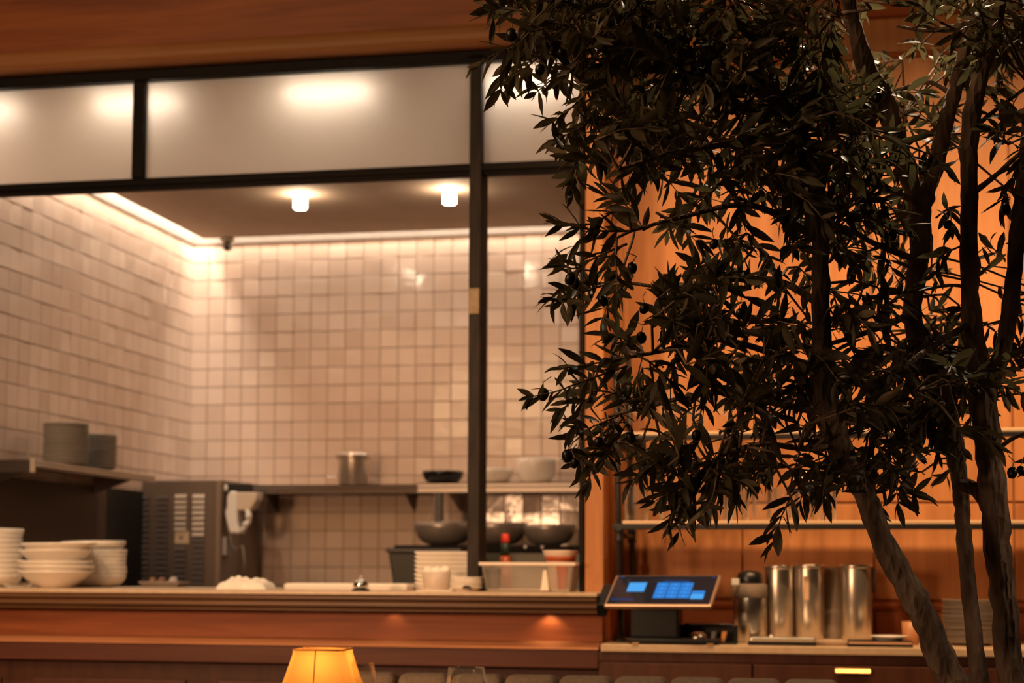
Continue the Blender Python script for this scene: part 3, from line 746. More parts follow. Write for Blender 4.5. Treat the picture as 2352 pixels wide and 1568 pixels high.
# clear food pan
yG = 5.80; xa, xb = xat(1100, yG), xat(1322, yG)
hw = (xb-xa)/2; zr = zat(1200, 1297, yG)-ZCT
t = thing('food_pan', 'clear plastic food pan of utensils at the right end of the pass', 'food pan', ((xa+xb)/2, yG+0.09, ZCT))
def pan(hwb, hdb, hwt, hdt, h, th):
    m = MB()
    m.taper((0,0,0.0), (hwb,hdb), (hwt,hdt), h)
    return m
o_ = MB(); bx, by, tx, ty = hw*0.86, 0.072, hw*0.96, 0.085; th = 0.003
vo = [(-bx,-by,0),(bx,-by,0),(bx,by,0),(-bx,by,0),(-tx,-ty,zr),(tx,-ty,zr),(tx,ty,zr),(-tx,ty,zr)]
vi = [(x_*(1-th/abs(x_)), y_*(1-th/abs(y_)), z_ if z_ else th) for x_,y_,z_ in vo]
o_.add(vo+vi, [(0,3,2,1),(0,1,5,4),(1,2,6,5),(2,3,7,6),(3,0,4,7),(8,9,10,11),(8,12,13,9),(9,13,14,10),(10,14,15,11),(11,15,12,8),(4,5,13,12),(5,6,14,13),(6,7,15,14),(7,4,12,15)])
o_.build('pan', CLEARPL, t)
RIMM = pm('milky_plastic', (0.78,0.66,0.54), 0.4)
for a in ((-hw,hw,-0.095,-0.083),(-hw,hw,0.083,0.095),(-hw,-hw+0.012,-0.083,0.083),(hw-0.012,hw,-0.083,0.083)):
    MB().box(a[0],a[1],a[2],a[3],zr-0.002,zr+0.009).build('rim', RIMM, t, 0.002)
MB().prismy([(0.048,0.004),(0.078,0.004),(0.070,zr*0.8),(0.058,zr*0.8)], -0.09, -0.075).build('divider', pm('ivory_plastic', (0.82,0.72,0.58), 0.4), t, 0.003)
MB().box(-bx+0.004, bx-0.004, -0.066, 0.066, 0.0032, 0.008).build('liner', CLOTH, t)
o = MB().taper((0,0,0), (0.028,0.02), (0.033,0.02), zr*0.80).build('spice_tin', BLACKPL, None, 0.004, 2, (xat(1128,yG+0.06), yG+0.07, ZCT+0.008)); tag(o, 'black tin standing inside the clear food pan', 'tin')
o = MB().taper((0,0,0), (0.014,0.012), (0.020,0.012), zr*0.9).build('wooden_scoop', SAUCE, None, 0.004, 2, (xat(1290,yG+0.08), yG+0.09, ZCT+0.008)); tag(o, 'dark red brush standing at the right end inside the food pan', 'brush')
# sauce bottle behind the pan
yS = 6.05; cS = on_pass(1160, yS)
t = thing('sauce_bottle', 'hot sauce bottle with red cap and green neck behind the food pan', 'bottle', (cS[0], yS, ZCT))
zz = lambda py: zat(1160, py, yS)-ZCT
MB().lathe([(0,0),(0.022,0),(0.024,0.004),(0.024,zz(1300)),(0.021,zz(1290)),(0.017,zz(1276)),(0,zz(1276))], 20).build('body', SAUCE, t)
MB().lathe([(0,zz(1276)),(0.0165,zz(1276)),(0.016,zz(1246)),(0,zz(1246))], 20).build('neck_label', GREENB, t)
MB().lathe([(0,zz(1246)),(0.0165,zz(1246)),(0.0155,zz(1238)),(0.0145,zz(1227)),(0.011,zz(1225)),(0,zz(1225))], 20).build('cap', RED, t)
# pepper mill / dark bottle by mullion
yM = 6.12; cM = on_pass(1112, yM); zz = lambda py: zat(1112, py, yM)-ZCT
t = thing('pepper_mill', 'black pepper mill with a bright tip behind the food pan', 'pepper mill', (cM[0], yM, ZCT))
MB().lathe([(0,0),(0.026,0),(0.028,0.01),(0.02,0.06),(0.026,zz(1300)),(0.020,zz(1288)),(0.006,zz(1282)),(0,zz(1282))], 20).build('body', BLACKPL, t)
MB().lathe([(0,zz(1283)),(0.006,zz(1280)),(0.0065,zz(1277)),(0.004,zz(1273)),(0,zz(1272))], 12).build('tip', MIRROR, t)
# white bowl of sauce behind/above the pan on an upturned tub
yH = 6.10; cH = on_pass(1287, yH); zz = lambda py: zat(1287, py, yH)-ZCT
t = thing('sauce_tub', 'white flared tub with reddish sauce behind the food pan', 'tub', (cH[0], yH, ZCT))
MB().lathe([(0,0),(0.042,0),(0.046,zz(1300)*0.9),(0.052,zz(1290)),(0.064,zz(1268)),(0.066,zz(1264)),(0.061,zz(1264)),(0.048,zz(1288)),(0,zz(1288))], 32).build('tub', pm('pinkish_plastic', (0.80,0.62,0.50), 0.4), t)
MB().lathe([(0,zz(1288)+0.001),(0.049,zz(1288)+0.001),(0.052,zz(1284)),(0,zz(1283))], 28).build('sauce', SAUCE, t)
MB().lathe([(0.0545,zz(1289)),(0.0565,zz(1284)),(0.060,zz(1277)),(0.0575,zz(1284)),(0.0545,zz(1289))], 32).build('sauce_streak', SAUCE, t)

# ================================================================== BAR SIDE
ZBT = 0.943; YBF = 5.6
xb0 = xat(1382, YBF); XB1 = 2.4
bc = thing('bar_counter', 'pale-topped back bar counter with dark wooden drawer fronts', 'counter', (xb0, YBF, 0))
LB = XB1-xb0
MB().box(-0.003, LB, 0, YR-0.02-YBF, ZBT-0.026, ZBT).build('worktop', STONE, bc, 0.003)
MB().box(-0.012, LB, 0.02, YR-0.03-YBF, 0.10, ZBT-0.026).build('carcass', WOOD_D, bc)
MB().box(0.02, LB, 0.06, 0.5, 0.0, 0.10).build('plinth', BLACK, bc)
xg = [0.0, xat(1727,YBF)-xb0, xat(2180,YBF)-xb0, LB]
MB().box(-0.012, LB, 0.012, 0.02, ZBT-0.058, ZBT-0.027).build('apron', WOOD_D, bc, 0.002)
for i in range(3):
    a, b = xg[i]+0.003, xg[i+1]-0.003
    dr = MB().box(a, b, 0.006, 0.024, ZBT-0.30, ZBT-0.062).build('drawer', WOOD_D, bc, 0.002)
    if i == 1:
        xh0, xh1 = xat(1917,YBF)-xb0, xat(1997,YBF)-xb0
        zh = zat(1957,1541,YBF)
        MB().prismx([(0.006,zh+0.012),(-0.010,zh+0.008),(-0.018,zh-0.004),(-0.014,zh-0.006),(-0.006,zh+0.002),(0.006,zh+0.004)], xh0, xh1).build('handle', BRASS, dr)
    MB().box(a, b, 0.006, 0.024, 0.12, ZBT-0.306).build('door', WOOD_D, bc, 0.002)
PWM = pm('edge_lit_wood', (0.16,0.06,0.03), 0.4)

# ---- pipe rack
yr0, yr1 = 5.80, 6.10
xr0 = xat(1427, yr0); xr1 = xat(1456, yr1)
rk = thing('pipe_shelf_rack', 'black pipe rack with two long shelves standing on the back bar', 'shelf rack', (xr0, yr0, ZBT))
zs1 = zat(1700,1195,yr0+0.0)-ZBT; zs2 = zat(1700,989,yr0)-ZBT
XRE = 2.2-xr0
PIPE = pm('black_pipe', (0.012,0.009,0.009), 0.45)
def pole(x0, y0):
    m = MB(); H = zs2+0.35; lean = -0.020
    m.tube([(x0,y0,0),(x0+lean*H*0.5,y0,H*0.5),(x0+lean*H,y0,H)], 0.0105, 12)
    m.lathe([(0,0),(0.03,0),(0.03,0.006),(0.016,0.010),(0.016,0.022),(0,0.022)], 16, (x0,y0,0))
    return m
pole(0.0, 0.0).build('post', PIPE, rk)
pole(xr1-xr0, yr1-yr0).build('post', PIPE, rk)
pole(XRE-0.03, 0.0).build('post', PIPE, rk)
pole(XRE-0.03, yr1-yr0).build('post', PIPE, rk)
for z in (zs1-0.05, zs2-0.05):
    MB().tube([(-0.02*z,0,z),(xr1-xr0-0.02*z,yr1-yr0,z)], 0.0095, 10).build('cross_pipe', PIPE, rk)
    for cx2, cy2 in ((-0.02*z,0.0),(xr1-xr0-0.02*z,yr1-yr0)):
        MB().lathe([(0.0105,-0.022),(0.016,-0.022),(0.017,-0.016),(0.0145,-0.012),(0.0145,0.012),(0.017,0.016),(0.016,0.022),(0.0105,0.022)], 14, (cx2,cy2,z)).build('fitting', PIPE, rk)
SHELFM = pm('pale_shelf_edge', (0.72,0.50,0.30), 0.25)
for z in (zs1, zs2):
    MB().box(-0.02, XRE, 0.004, 5.985-yr0, z-0.0115, z).build('shelf_board', SHELFM, rk, 0.002)
    MB().box(-0.03, XRE, -0.014, 0.004, z-0.031, z-0.0125).build('shelf_rail', PIPE, rk, 0.002)
ZS1, ZS2 = zs1+ZBT, zs2+ZBT

# glassware on the shelves
def tumbler(r, h):
    return MB().lathe([(0,0),(r*0.80,0),(r*0.84,0.004),(r,h),(r-0.0018,h),(r*0.84-0.002,0.012),(0,0.010)], 20).mesh('tumbler', GLASS)
tm = tumbler(0.036, 0.115)
names = ['first','second','third','fourth','fifth','sixth','seventh','eighth','ninth','tenth']
for k in range(7):
    px = 1600+k*50
    o = link('tumbler', tm, None, (xat(px,5.89), 5.89+0.02*(k%2), ZS1)); tag(o, 'clear glass tumbler, %s from the left on the lower rack shelf' % names[k], 'glass', 'tumblers on the lower rack shelf')
wg = MB().lathe([(0,0),(0.034,0),(0.034,0.002),(0.006,0.006),(0.004,0.012),(0.004,0.058),(0.012,0.066),(0.030,0.082),(0.037,0.108),(0.033,0.145),(0.0318,0.145),(0.0355,0.108),(0.028,0.083),(0.0,0.068)], 22).mesh('wine_glass', GLASS)
for k in range(6):
    px = 1470+k*66
    o = link('wine_glass', wg, None, (xat(px,5.90), 5.90, ZS2)); tag(o, 'stemmed wine glass, %s from the left on the upper rack shelf' % names[k], 'glass', 'wine glasses on the upper rack shelf')
jx = xat(1462,5.89)
t = thing('glass_jug', 'clear glass water jug at the left end of the lower rack shelf', 'jug', (jx, 5.89, ZS1))
MB().lathe([(0,0),(0.036,0),(0.040,0.005),(0.044,0.05),(0.040,0.085),(0.032,0.105),(0.035,0.125),(0.0325,0.125),(0.0295,0.105),(0.037,0.084),(0.041,0.05),(0.037,0.009),(0,0.008)], 24).build('body', GLASS, t)
MB().tube([(0.034,0,0.11),(0.062,0,0.105),(0.066,0,0.07),(0.043,0,0.035)], 0.005, 8).build('handle', GLASS, t)
px0 = xat(1560,5.89)
t = thing('glass_carafe', 'wide clear glass carafe beside the jug on the lower rack shelf', 'carafe', (xat(1545,5.90), 5.90, ZS1))
MB().lathe([(0,0),(0.040,0),(0.046,0.008),(0.048,0.06),(0.030,0.095),(0.026,0.112),(0.034,0.124),(0.032,0.124),(0.0238,0.112),(0.0275,0.094),(0.0455,0.06),(0.0435,0.011),(0,0.009)], 24).build('body', GLASS, t)
# cream bowls resting on the tumblers
yb = 5.89
me = MB().lathe(bowl_prof(0.058, 0.040, 0.5), 28).mesh('cream_bowl', CERAMIC)
for k in range(2):
    o = link('cream_bowl', me, None, (xat(1860,yb), yb+0.01, ZS1+0.116+k*0.018)); tag(o, ('upper' if k else 'lower')+' of two nested cream bowls resting on the glass tumblers', 'bowl', 'cream bowls on the tumblers')

# ---- point of sale terminal
BL, BR = onY(1393,1389,5.60), onY(1640,1390,5.545)
TL, TR = onY(1407,1320,5.755), onY(1652,1320,5.70)
Wv = (BR-BL); Uv = (TL-BL); Uv = Uv - Wv*(Uv.dot(Wv)/Wv.dot(Wv))
Wl, Ul = Wv.length, ((TL-BL)+(TR-BR)).length/2
Wn, Un = Wv.normalized(), Uv.normalized(); Nn = Wn.cross(Un)
cen = (BL+BR+TL+TR)/4
t = thing('payment_terminal', 'touchscreen payment terminal with blue keypad on a black stand on the bar', 'terminal', (cen.x, cen.y, ZBT))
R3 = Matrix((( Wn.x,Un.x,Nn.x),(Wn.y,Un.y,Nn.y),(Wn.z,Un.z,Nn.z))).to_4x4()
def local(o, off=(0,0,0)):
    o.matrix_local = Matrix.Translation((0,0,cen.z-ZBT)) @ R3 @ Matrix.Translation(off); return o
fr = local(MB().box(-Wl/2,Wl/2,-Ul/2,Ul/2,-0.016,0.0).build('frame', pm('champagne_aluminium', (0.75,0.52,0.36), 0.35, 0.8), t, 0.005, 3))
e = 0.0075
gl = MB().box(-Wl/2+e,Wl/2-e,-Ul/2+e,Ul/2-e,-0.001,0.0012).build('screen', pm('dark_screen_glass', (0.012,0.014,0.020), 0.12, 0, 0, 1.45, (0.02,0.03,0.06), 0.10), fr)
BLUE = emis('screen_blue', (0.045,0.28,0.85), 0.85)
BLUE2 = emis('screen_light_blue', (0.09,0.42,0.95), 0.95)
DIM = emis('screen_dim_blue', (0.03,0.09,0.30), 0.6)
def key(u0, u1, v0, v1, m):     # fractions of the screen, v from the top
    return MB().box(-Wl/2+u0*Wl,-Wl/2+u1*Wl,Ul/2-v1*Ul,Ul/2-v0*Ul,0.0012,0.0016).build('screen_key', m, fr)
key(0.165,0.33,0.27,0.56,BLUE2)
for i in range(3):
    for j in range(4):
        key(0.435+i*0.115, 0.543+i*0.115, 0.275+j*0.128, 0.392+j*0.128, BLUE)
        u = 0.435+i*0.115+0.047; v = 0.275+j*0.128+0.045
        MB().box(-Wl/2+u*Wl,-Wl/2+(u+0.016)*Wl,Ul/2-(v+0.035)*Ul,Ul/2-v*Ul,0.0016,0.0018).build('key_mark', BLUE2, fr)
key(0.48,0.73,0.205,0.255,DIM)
key(0.785,0.905,0.54,0.63,BLUE); key(0.785,0.905,0.64,0.80,BLUE2)
key(0.045,0.26,0.80,0.835,DIM); key(0.055,0.09,0.06,0.10,DIM); key(0.935,0.95,0.06,0.12,DIM)
cr = local(MB().box(-Wl/2-0.034,-Wl/2-0.002,-Ul/2+0.01,Ul/2-0.05,-0.055,-0.004).build('card_reader', BLACKPL, t, 0.004))
sx0, sx1 = xat(1452,5.66)-cen.x, xat(1562,5.66)-cen.x
MB().box(sx0, sx1, -0.04, 0.10, 0.02, cen.z-ZBT-0.03).build('stand', BLACKPL, t, 0.008)
bx0, bx1 = xat(1446,5.62)-cen.x, xat(1652,5.62)-cen.x
MB().box(bx0, bx1, -0.05, 0.095, 0.002, 0.020).build('base_plate', BLACKPL, t, 0.004)
for q in (0.012, bx1-bx0-0.04):
    MB().box(bx0+q, bx0+q+0.022, -0.054, -0.02, 0.0, 0.006).build('foot', pm('brass_foot', (0.6,0.36,0.16), 0.4, 0.8), t)
# black caddy with steel dome
yc = 5.70
xa, xb = xat(1562,yc), xat(1692,yc)
t = thing('bar_caddy', 'black bar caddy with handle openings right of the payment terminal', 'caddy', ((xa+xb)/2, yc, ZBT+0.0))
hw = (xb-xa)/2
MB().box(-hw, hw, 0.05, 0.058, 0.0, 0.062).build('back', BLACKPL, t, 0.003)
MB().box(-hw, hw, -0.03, 0.05, 0.0, 0.006).build('base', BLACKPL, t, 0.002)
MB().tube([(-hw+0.003,-0.02,0.004),(-hw+0.003,-0.02,0.055),(-hw+0.02,-0.02,0.066),(hw-0.02,-0.02,0.066),(hw-0.003,-0.02,0.055),(hw-0.003,-0.02,0.004)], 0.004, 8).build('handle', BLACKPL, t)
for px, m in ((1636, STEEL), (1660, pm('amber_strip', (0.6,0.24,0.07), 0.4))):
    MB().prismy([(xat(px,yc)-(xa+xb)/2-0.008,0.007),(xat(px,yc)-(xa+xb)/2+0.004,0.007),(xat(px,yc)-(xa+xb)/2+0.012,0.042),(xat(px,yc)-(xa+xb)/2-0.004,0.042)], 0.01, 0.02).build('divider', m, t)
cxx = xat(1602, yc)
o = MB().lathe([(0,0.0),(0.034,0.0),(0.036,0.012),(0.031,0.024),(0.018,0.032),(0,0.034)], 28).build('steel_dome', STEEL, None, 0, 2, (cxx, yc+0.012, ZBT+0.0065)); tag(o, 'small rounded steel dome resting in the black bar caddy', 'cover')
o = MB().lathe([(0,0),(0.005,0.0015),(0.0065,0.006),(0.005,0.0105),(0,0.012)], 14).build('cork_ball', WHITEPL, None, 0, 2, (xat(1646,5.66), 5.66, ZBT)); tag(o, 'tiny pale round stopper before the black bar caddy', 'stopper')
# canister with black lid
def can(name, px, y, wpx, pytop, m, label, parts=()):
    x = xat(px, y); D = depth_of((x,y,ZBT)); r = wpx/2*D/F_PX; h = zat(px, pytop, y)-ZBT
    t = thing(name, label, name.split('_')[-1], (x, y, ZBT))
    MB().lathe([(0,0),(r-0.003,0),(r,0.003),(r,h-0.004),(r-0.001,h),(r-0.003,h),(r-0.003,0.006),(0,0.006)], 36).build('body', m, t)
    return t, r, h
t, r, h = can('steel_canister', 1722, 5.86, 78, 1372, STEEL, 'wide steel canister with grey cloth band and black lid on the bar')
hb = zat(1722,1340,5.86)-ZBT
MB().lathe([(r,h),(r+0.002,h+0.002),(r+0.001,hb-0.004),(r-0.006,hb),(0,hb),(0,h)], 32).build('collar', pm('grey_cloth', (0.20,0.15,0.11), 0.8), t)
hl = zat(1722,1309,5.86)-ZBT
MB().lathe([(r-0.014,hb),(r-0.012,hb+0.012),(r-0.018,hl-0.010),(r-0.032,hl-0.002),(0,hl)], 28).build('lid', BLACKPL, t)
MB().box(-r+0.000, -r+0.026, -r-0.002, -r+0.002, hb-0.004, hb+0.018).build('price_card', WHITEPL, t, 0.001)
SHINE = speckle('shaker_steel', (0.50,0.45,0.39), (0.62,0.55,0.47), 14, 0.30, 0.9, 0, 0, (1,1,0.2))
t, r, h = can('mixing_tin', 1790, 5.92, 68, 1299, SHINE, 'tall polished steel tin, left of the touching pair behind the silver tablet')
MB().lathe([(r,h-0.012),(r+0.0025,h-0.010),(r+0.0025,h),(r-0.002,h+0.002)], 36).build('rim', SHINE, t)
t, r, h = can('mixing_tin', 1859, 5.92, 68, 1297, SHINE, 'tall polished steel tin, right of the touching pair behind the silver tablet')
MB().lathe([(r,h-0.012),(r+0.0025,h-0.010),(r+0.0025,h),(r-0.002,h+0.002)], 36).build('rim', SHINE, t)
MB().box(-r*0.35, -r*0.02, -r-0.0012, -r+0.004, h*0.55, h*0.86).build('paper_label', pm('orange_paper', (0.60,0.36,0.20), 0.7), t)
t, r, h = can('mixing_tin', 1966, 5.90, 72, 1297, SHINE, 'tall polished steel tin standing alone right of the grey pitcher')
MB().lathe([(r,h-0.012),(r+0.0025,h-0.010),(r+0.0025,h),(r-0.002,h+0.002)], 36).build('rim', SHINE, t)
MB().prismy([(r*0.85,h*0.62),(r*1.1,h*0.66),(r*1.28,h*0.95),(r*1.0,h*0.96)], -0.004, 0.004).build('spoon_handle', STEEL, t)
# grey pitcher with slanting side
yv = 5.99; x = xat(1912,yv)
t = thing('grey_pitcher', 'matte grey tapered pitcher between the polished tins', 'pitcher', (x, yv, ZBT))
hh = zat(1900,1302,yv)-ZBT
MB().lathe([(0,0),(0.052,0),(0.055,0.004),(0.052,hh*0.35),(0.036,hh*0.72),(0.026,hh*0.96),(0.026,hh),(0.023,hh),(0.032,hh*0.72),(0.046,hh*0.35),(0.046,0.008),(0,0.008)], 32).build('body', pm('grey_enamel', (0.26,0.20,0.15), 0.6), t)
MB().tube([(-0.026,0,hh*0.93),(-0.06,0,hh*0.85),(-0.066,0,hh*0.55),(-0.046,0,hh*0.4)], 0.006, 8).build('handle', pm('grey_enamel_handle', (0.22,0.17,0.13), 0.6), t)
# jigger / small spoon
o = MB().tube([(0,0,0.003),(0.006,0,0.016),(0.013,0,0.032)], [0.006,0.007,0.004], 8).build('bar_spoon', WHITEPL, None, 0, 2, (xat(1763,5.72), 5.72, ZBT)); tag(o, 'small white scoop leaning behind the silver tablet', 'scoop')
# tablet
ytb = 5.64; xa, xb = xat(1722,ytb), xat(1872,ytb)
t = thing('tablet_computer', 'silver edged tablet lying flat on a dark case on the bar', 'tablet', ((xa+xb)/2, ytb, ZBT)); hw = (xb-xa)/2
MB().box(-hw-0.008, hw+0.002, 0.0, 0.15, 0, 0.012).build('case', BLACKPL, t, 0.003)
MB().box(-hw, hw, -0.002, 0.15, 0.0125, 0.026).build('body', pm('silver_aluminium', (0.85,0.80,0.72), 0.25, 0.9), t, 0.005, 3)
# dark folder with pale edge + plate
yfo = 5.63; xa, xb = xat(1945,yfo), xat(2095,yfo)
t = thing('menu_folder', 'dark menu folder with copper coloured edge on the bar', 'folder', ((xa+xb)/2, yfo, ZBT)); hw = (xb-xa)/2
MB().box(-hw, hw, 0, 0.15, 0, 0.010).build('lower_cover', BLACKPL, t, 0.002)
MB().box(-hw+0.004, hw-0.004, 0.002, 0.15, 0.010, 0.016).build('pages', pm('copper_pages', (0.62,0.34,0.20), 0.35), t)
MB().box(-hw, hw, 0.006, 0.15, 0.016, 0.020).build('upper_cover', BLACKPL, t, 0.002)
o = MB().lathe(plate_prof(0.062,0.014),28).build('saucer', CERAMIC, None, 0, 2, (xat(2040,5.70), 5.702, ZBT+0.020)); tag(o, 'small white saucer lying on the dark menu folder', 'saucer')
o = MB().tube([(-0.06,0,0.006),(-0.02,0,0.011),(0.03,0,0.011),(0.06,0,0.006)], [0.006,0.011,0.011,0.005], 10).build('rolled_napkin', pm('tan_linen', (0.42,0.30,0.20), 0.9), None, 0, 2, (xat(1908,5.70), 5.70, ZBT)); tag(o, 'tan rolled napkin between the tablet and the menu folder', 'napkin')
# amber cup
o = MB().lathe([(0,0),(0.024,0),(0.026,0.004),(0.030,0.078),(0.028,0.078),(0.0235,0.007),(0,0.006)], 24).build('amber_cup', pm('amber_ceramic', (0.42,0.18,0.07), 0.45), None, 0, 2, (xat(2090,5.84), 5.84, ZBT)); tag(o, 'amber coloured cup behind the leaning olive trunk', 'cup')
# plate stack on the right
yz = 5.86; cz = (xat(2228,yz), yz, ZBT)
me = MB().lathe(plate_prof(0.094, 0.016), 28).mesh('bar_plate', pm('brown_grey_stoneware', (0.24,0.19,0.15), 0.5))
stack('bar_plate', me, 19, cz, 0.0076, 'plate', 'grey plates stacked behind the olive trunks', labels(19, 'grey %s plate from the top in the bar stack behind the olive stems'))

# ================================================================== DINING SIDE
# banquette with upright channels
yq = 4.52; zbq = 0.905
xq0, xq1 = xat(640,yq), xat(1990,yq)
bq = thing('banquette', 'channel-backed taupe velvet banquette seen along the bottom edge', 'banquette', ((xq0+xq1)/2, yq, 0))
hq = (xq1-xq0)/2
MB().box(-hq, hq, 0.055, 0.10, 0.05, zbq-0.06).build('back_board', WOOD_D, bq)
MB().box(-hq, hq, -0.50, 0.05, 0.05, 0.30).build('plinth', WOOD_D, bq, 0.004)
MB().box(-hq, hq, -0.52, 0.02, 0.30, 0.45).build('seat', FABRIC, bq, 0.03, 3)
pitch = 0.1505
me = MB().box(-pitch/2+0.0015, pitch/2-0.0015, -0.02, 0.065, 0.43, zbq).mesh('channel', FABRIC, 0.026, 5)
xx = xat(1097,yq)-(xq0+xq1)/2
k0 = math.floor((-hq-xx)/pitch)+1
xx = xx+k0*pitch
while xx < hq:
    link('channel', me, bq, (xx, 0, 0)); xx += pitch
# table
Dt = 4.0
pl = atD(742, 1490, Dt)
tb = thing('dining_table', 'dark wooden dining table carrying the lit lamp and two glasses', 'table', (pl.x+0.35, pl.y-0.02, 0))
MB().box(-0.75, 0.75, -0.36, 0.36, 0.72, 0.75).build('table_top', WOOD_D, tb, 0.008)
MB().lathe([(0,0),(0.24,0),(0.24,0.02),(0.05,0.05),(0.04,0.10),(0.04,0.70),(0.12,0.72),(0,0.72)], 28).build('pedestal', BLACK, tb)
# lamp
ztop = pl.z; LZ = ztop-0.75
t = thing('table_lamp', 'glowing amber fabric table lamp with pinched square shade', 'lamp', (pl.x, pl.y, 0.75), math.radians(6))
def shade_mat():
    m, nt, b = new_mat('amber_shade')
    b.inputs['Base Color'].default_value = (0.85,0.50,0.13,1); b.inputs['Roughness'].default_value = 0.9
    tr = N(nt, 'ShaderNodeBsdfTranslucent'); tr.inputs[0].default_value = (0.95,0.48,0.115,1)
    ms = N(nt, 'ShaderNodeMixShader'); ms.inputs[0].default_value = 0.6
    nt.links.new(b.outputs[0], ms.inputs[1]); nt.links.new(tr.outputs[0], ms.inputs[2])
    nt.links.new(ms.outputs[0], nt.nodes['Material Output'].inputs[0]); return m
SH = shade_mat()
wt = 59*Dt/F_PX; wbm = wt*1.68; hs = 0.13
def sq(hw, z, cut=0.16, th=0):
    a, b = hw-th, hw*(1-cut)
    return [(-b,-a,z),(b,-a,z),(a,-b,z),(a,b,z),(b,a,z),(-b,a,z),(-a,b,z),(-a,-b,z)]
m = MB(); rows = [sq(wt, LZ), sq(wt*1.02, LZ-0.012), sq(wt*1.30, LZ-0.07), sq(wbm, LZ-hs)]
v = [p for r in rows for p in r]; f = []
for j in range(len(rows)-1):
    for k in range(8): f.append((j*8+k, j*8+(k+1)%8, (j+1)*8+(k+1)%8, (j+1)*8+k))
m.add(v, f)
sh = m.build('shade', SH, t)
mm = MB()
for k in range(8):
    a, b = rows[0][k], rows[0][(k+1)%8]
    mm.tube([a, b], 0.0022, 6)
mm.build('shade_binding', pm('amber_binding', (0.55,0.24,0.06), 0.8), sh)
mm = MB(); mm.tube([(-0.001-0.004,-wt-0.0005,LZ),(-0.005,-wt*1.30-0.0005,LZ-0.07),(-0.005,-wbm-0.0005,LZ-hs)], 0.0016, 6)
mm.build('shade_seam', pm('amber_seam', (0.40,0.17,0.04), 0.8), sh)
MB().lathe([(0,0),(0.055,0),(0.055,0.008),(0.012,0.02),(0.008,0.05),(0.008,LZ-hs+0.02),(0,LZ-hs+0.02)], 24).build('base', BRASS, t)
MB().lathe([(0,LZ-0.060),(0.010,LZ-0.057),(0.016,LZ-0.043),(0.011,LZ-0.028),(0,LZ-0.024)], 16).build('bulb', emis('warm_bulb', (1.0,0.60,0.25), 50.0), t)
MB().tube([(-wt,0,LZ-0.008),(wt,0,LZ-0.008)], 0.0015, 6).build('shade_carrier', BRASS, t)
# stemware / tumblers on the table
def rocks(px, py, dep, wpx, label):
    p = atD(px, py, dep); r = wpx/2*dep/F_PX; h = p.z-0.75
    t = thing('wine_glass', label, 'glass', (p.x, p.y, 0.75), 0, 'wine glasses on the table')
    MB().lathe([(0,0),(0.036,0),(0.036,0.0025),(0.008,0.007),(0.0045,0.014),(0.0045,h*0.42),(0.012,h*0.46),(r*0.8,h*0.52),(r*1.22,h*0.62),(r*1.25,h*0.70),(r*1.12,h*0.86),(r,h),(r-0.0012,h),(r*1.11-0.0012,h*0.86),(r*1.23,h*0.70),(r*1.2-0.001,h*0.62),(r*0.78,h*0.53),(0,h*0.475)], 32).build('bowl', GLASS, t)
    return t
rocks(826, 1522, 4.02, 66, 'clear wine glass just right of the amber lamp shade')
rocks(1071, 1532, 3.95, 82, 'clear wine glass standing before the velvet banquette')
# ================================================================== OLIVE TREES
rnd = random.Random(11)
def limb_pts(lst, dep0, dep1, sub=5):
    """pixel outline of a limb -> smooth 3-D centre line with radii; depth runs from dep0 to dep1"""
    n = len(lst); P = []
    for i, (px, py, r) in enumerate(lst):
        d = dep0+(dep1-dep0)*i/(n-1)
        P.append((atD(px, py, d), r*d/F_PX))
    out = []
    for i in range(n-1):
        p0 = P[max(i-1,0)][0]; p1, p2 = P[i][0], P[i+1][0]; p3 = P[min(i+2,n-1)][0]
        for k in range(sub):
            t = k/sub
            q = 0.5*((2*p1)+(p2-p0)*t+(2*p0-5*p1+4*p2-p3)*t*t+(3*p1-p0-3*p2+p3)*t**3)
            out.append((q, P[i][1]*(1-t)+P[i+1][1]*t))
    out.append(P[-1]); return out
def limb_mesh(mb, pts, seg, rough=0.10):
    ps, rs = [], []
    for i, (p, r) in enumerate(pts):
        ps.append(p + Vector((rnd.gauss(0,1),rnd.gauss(0,1),0))*r*rough*0.6)
        rs.append(r*(1+rnd.uniform(-rough,rough)))
    mb.tube(ps, rs, seg)

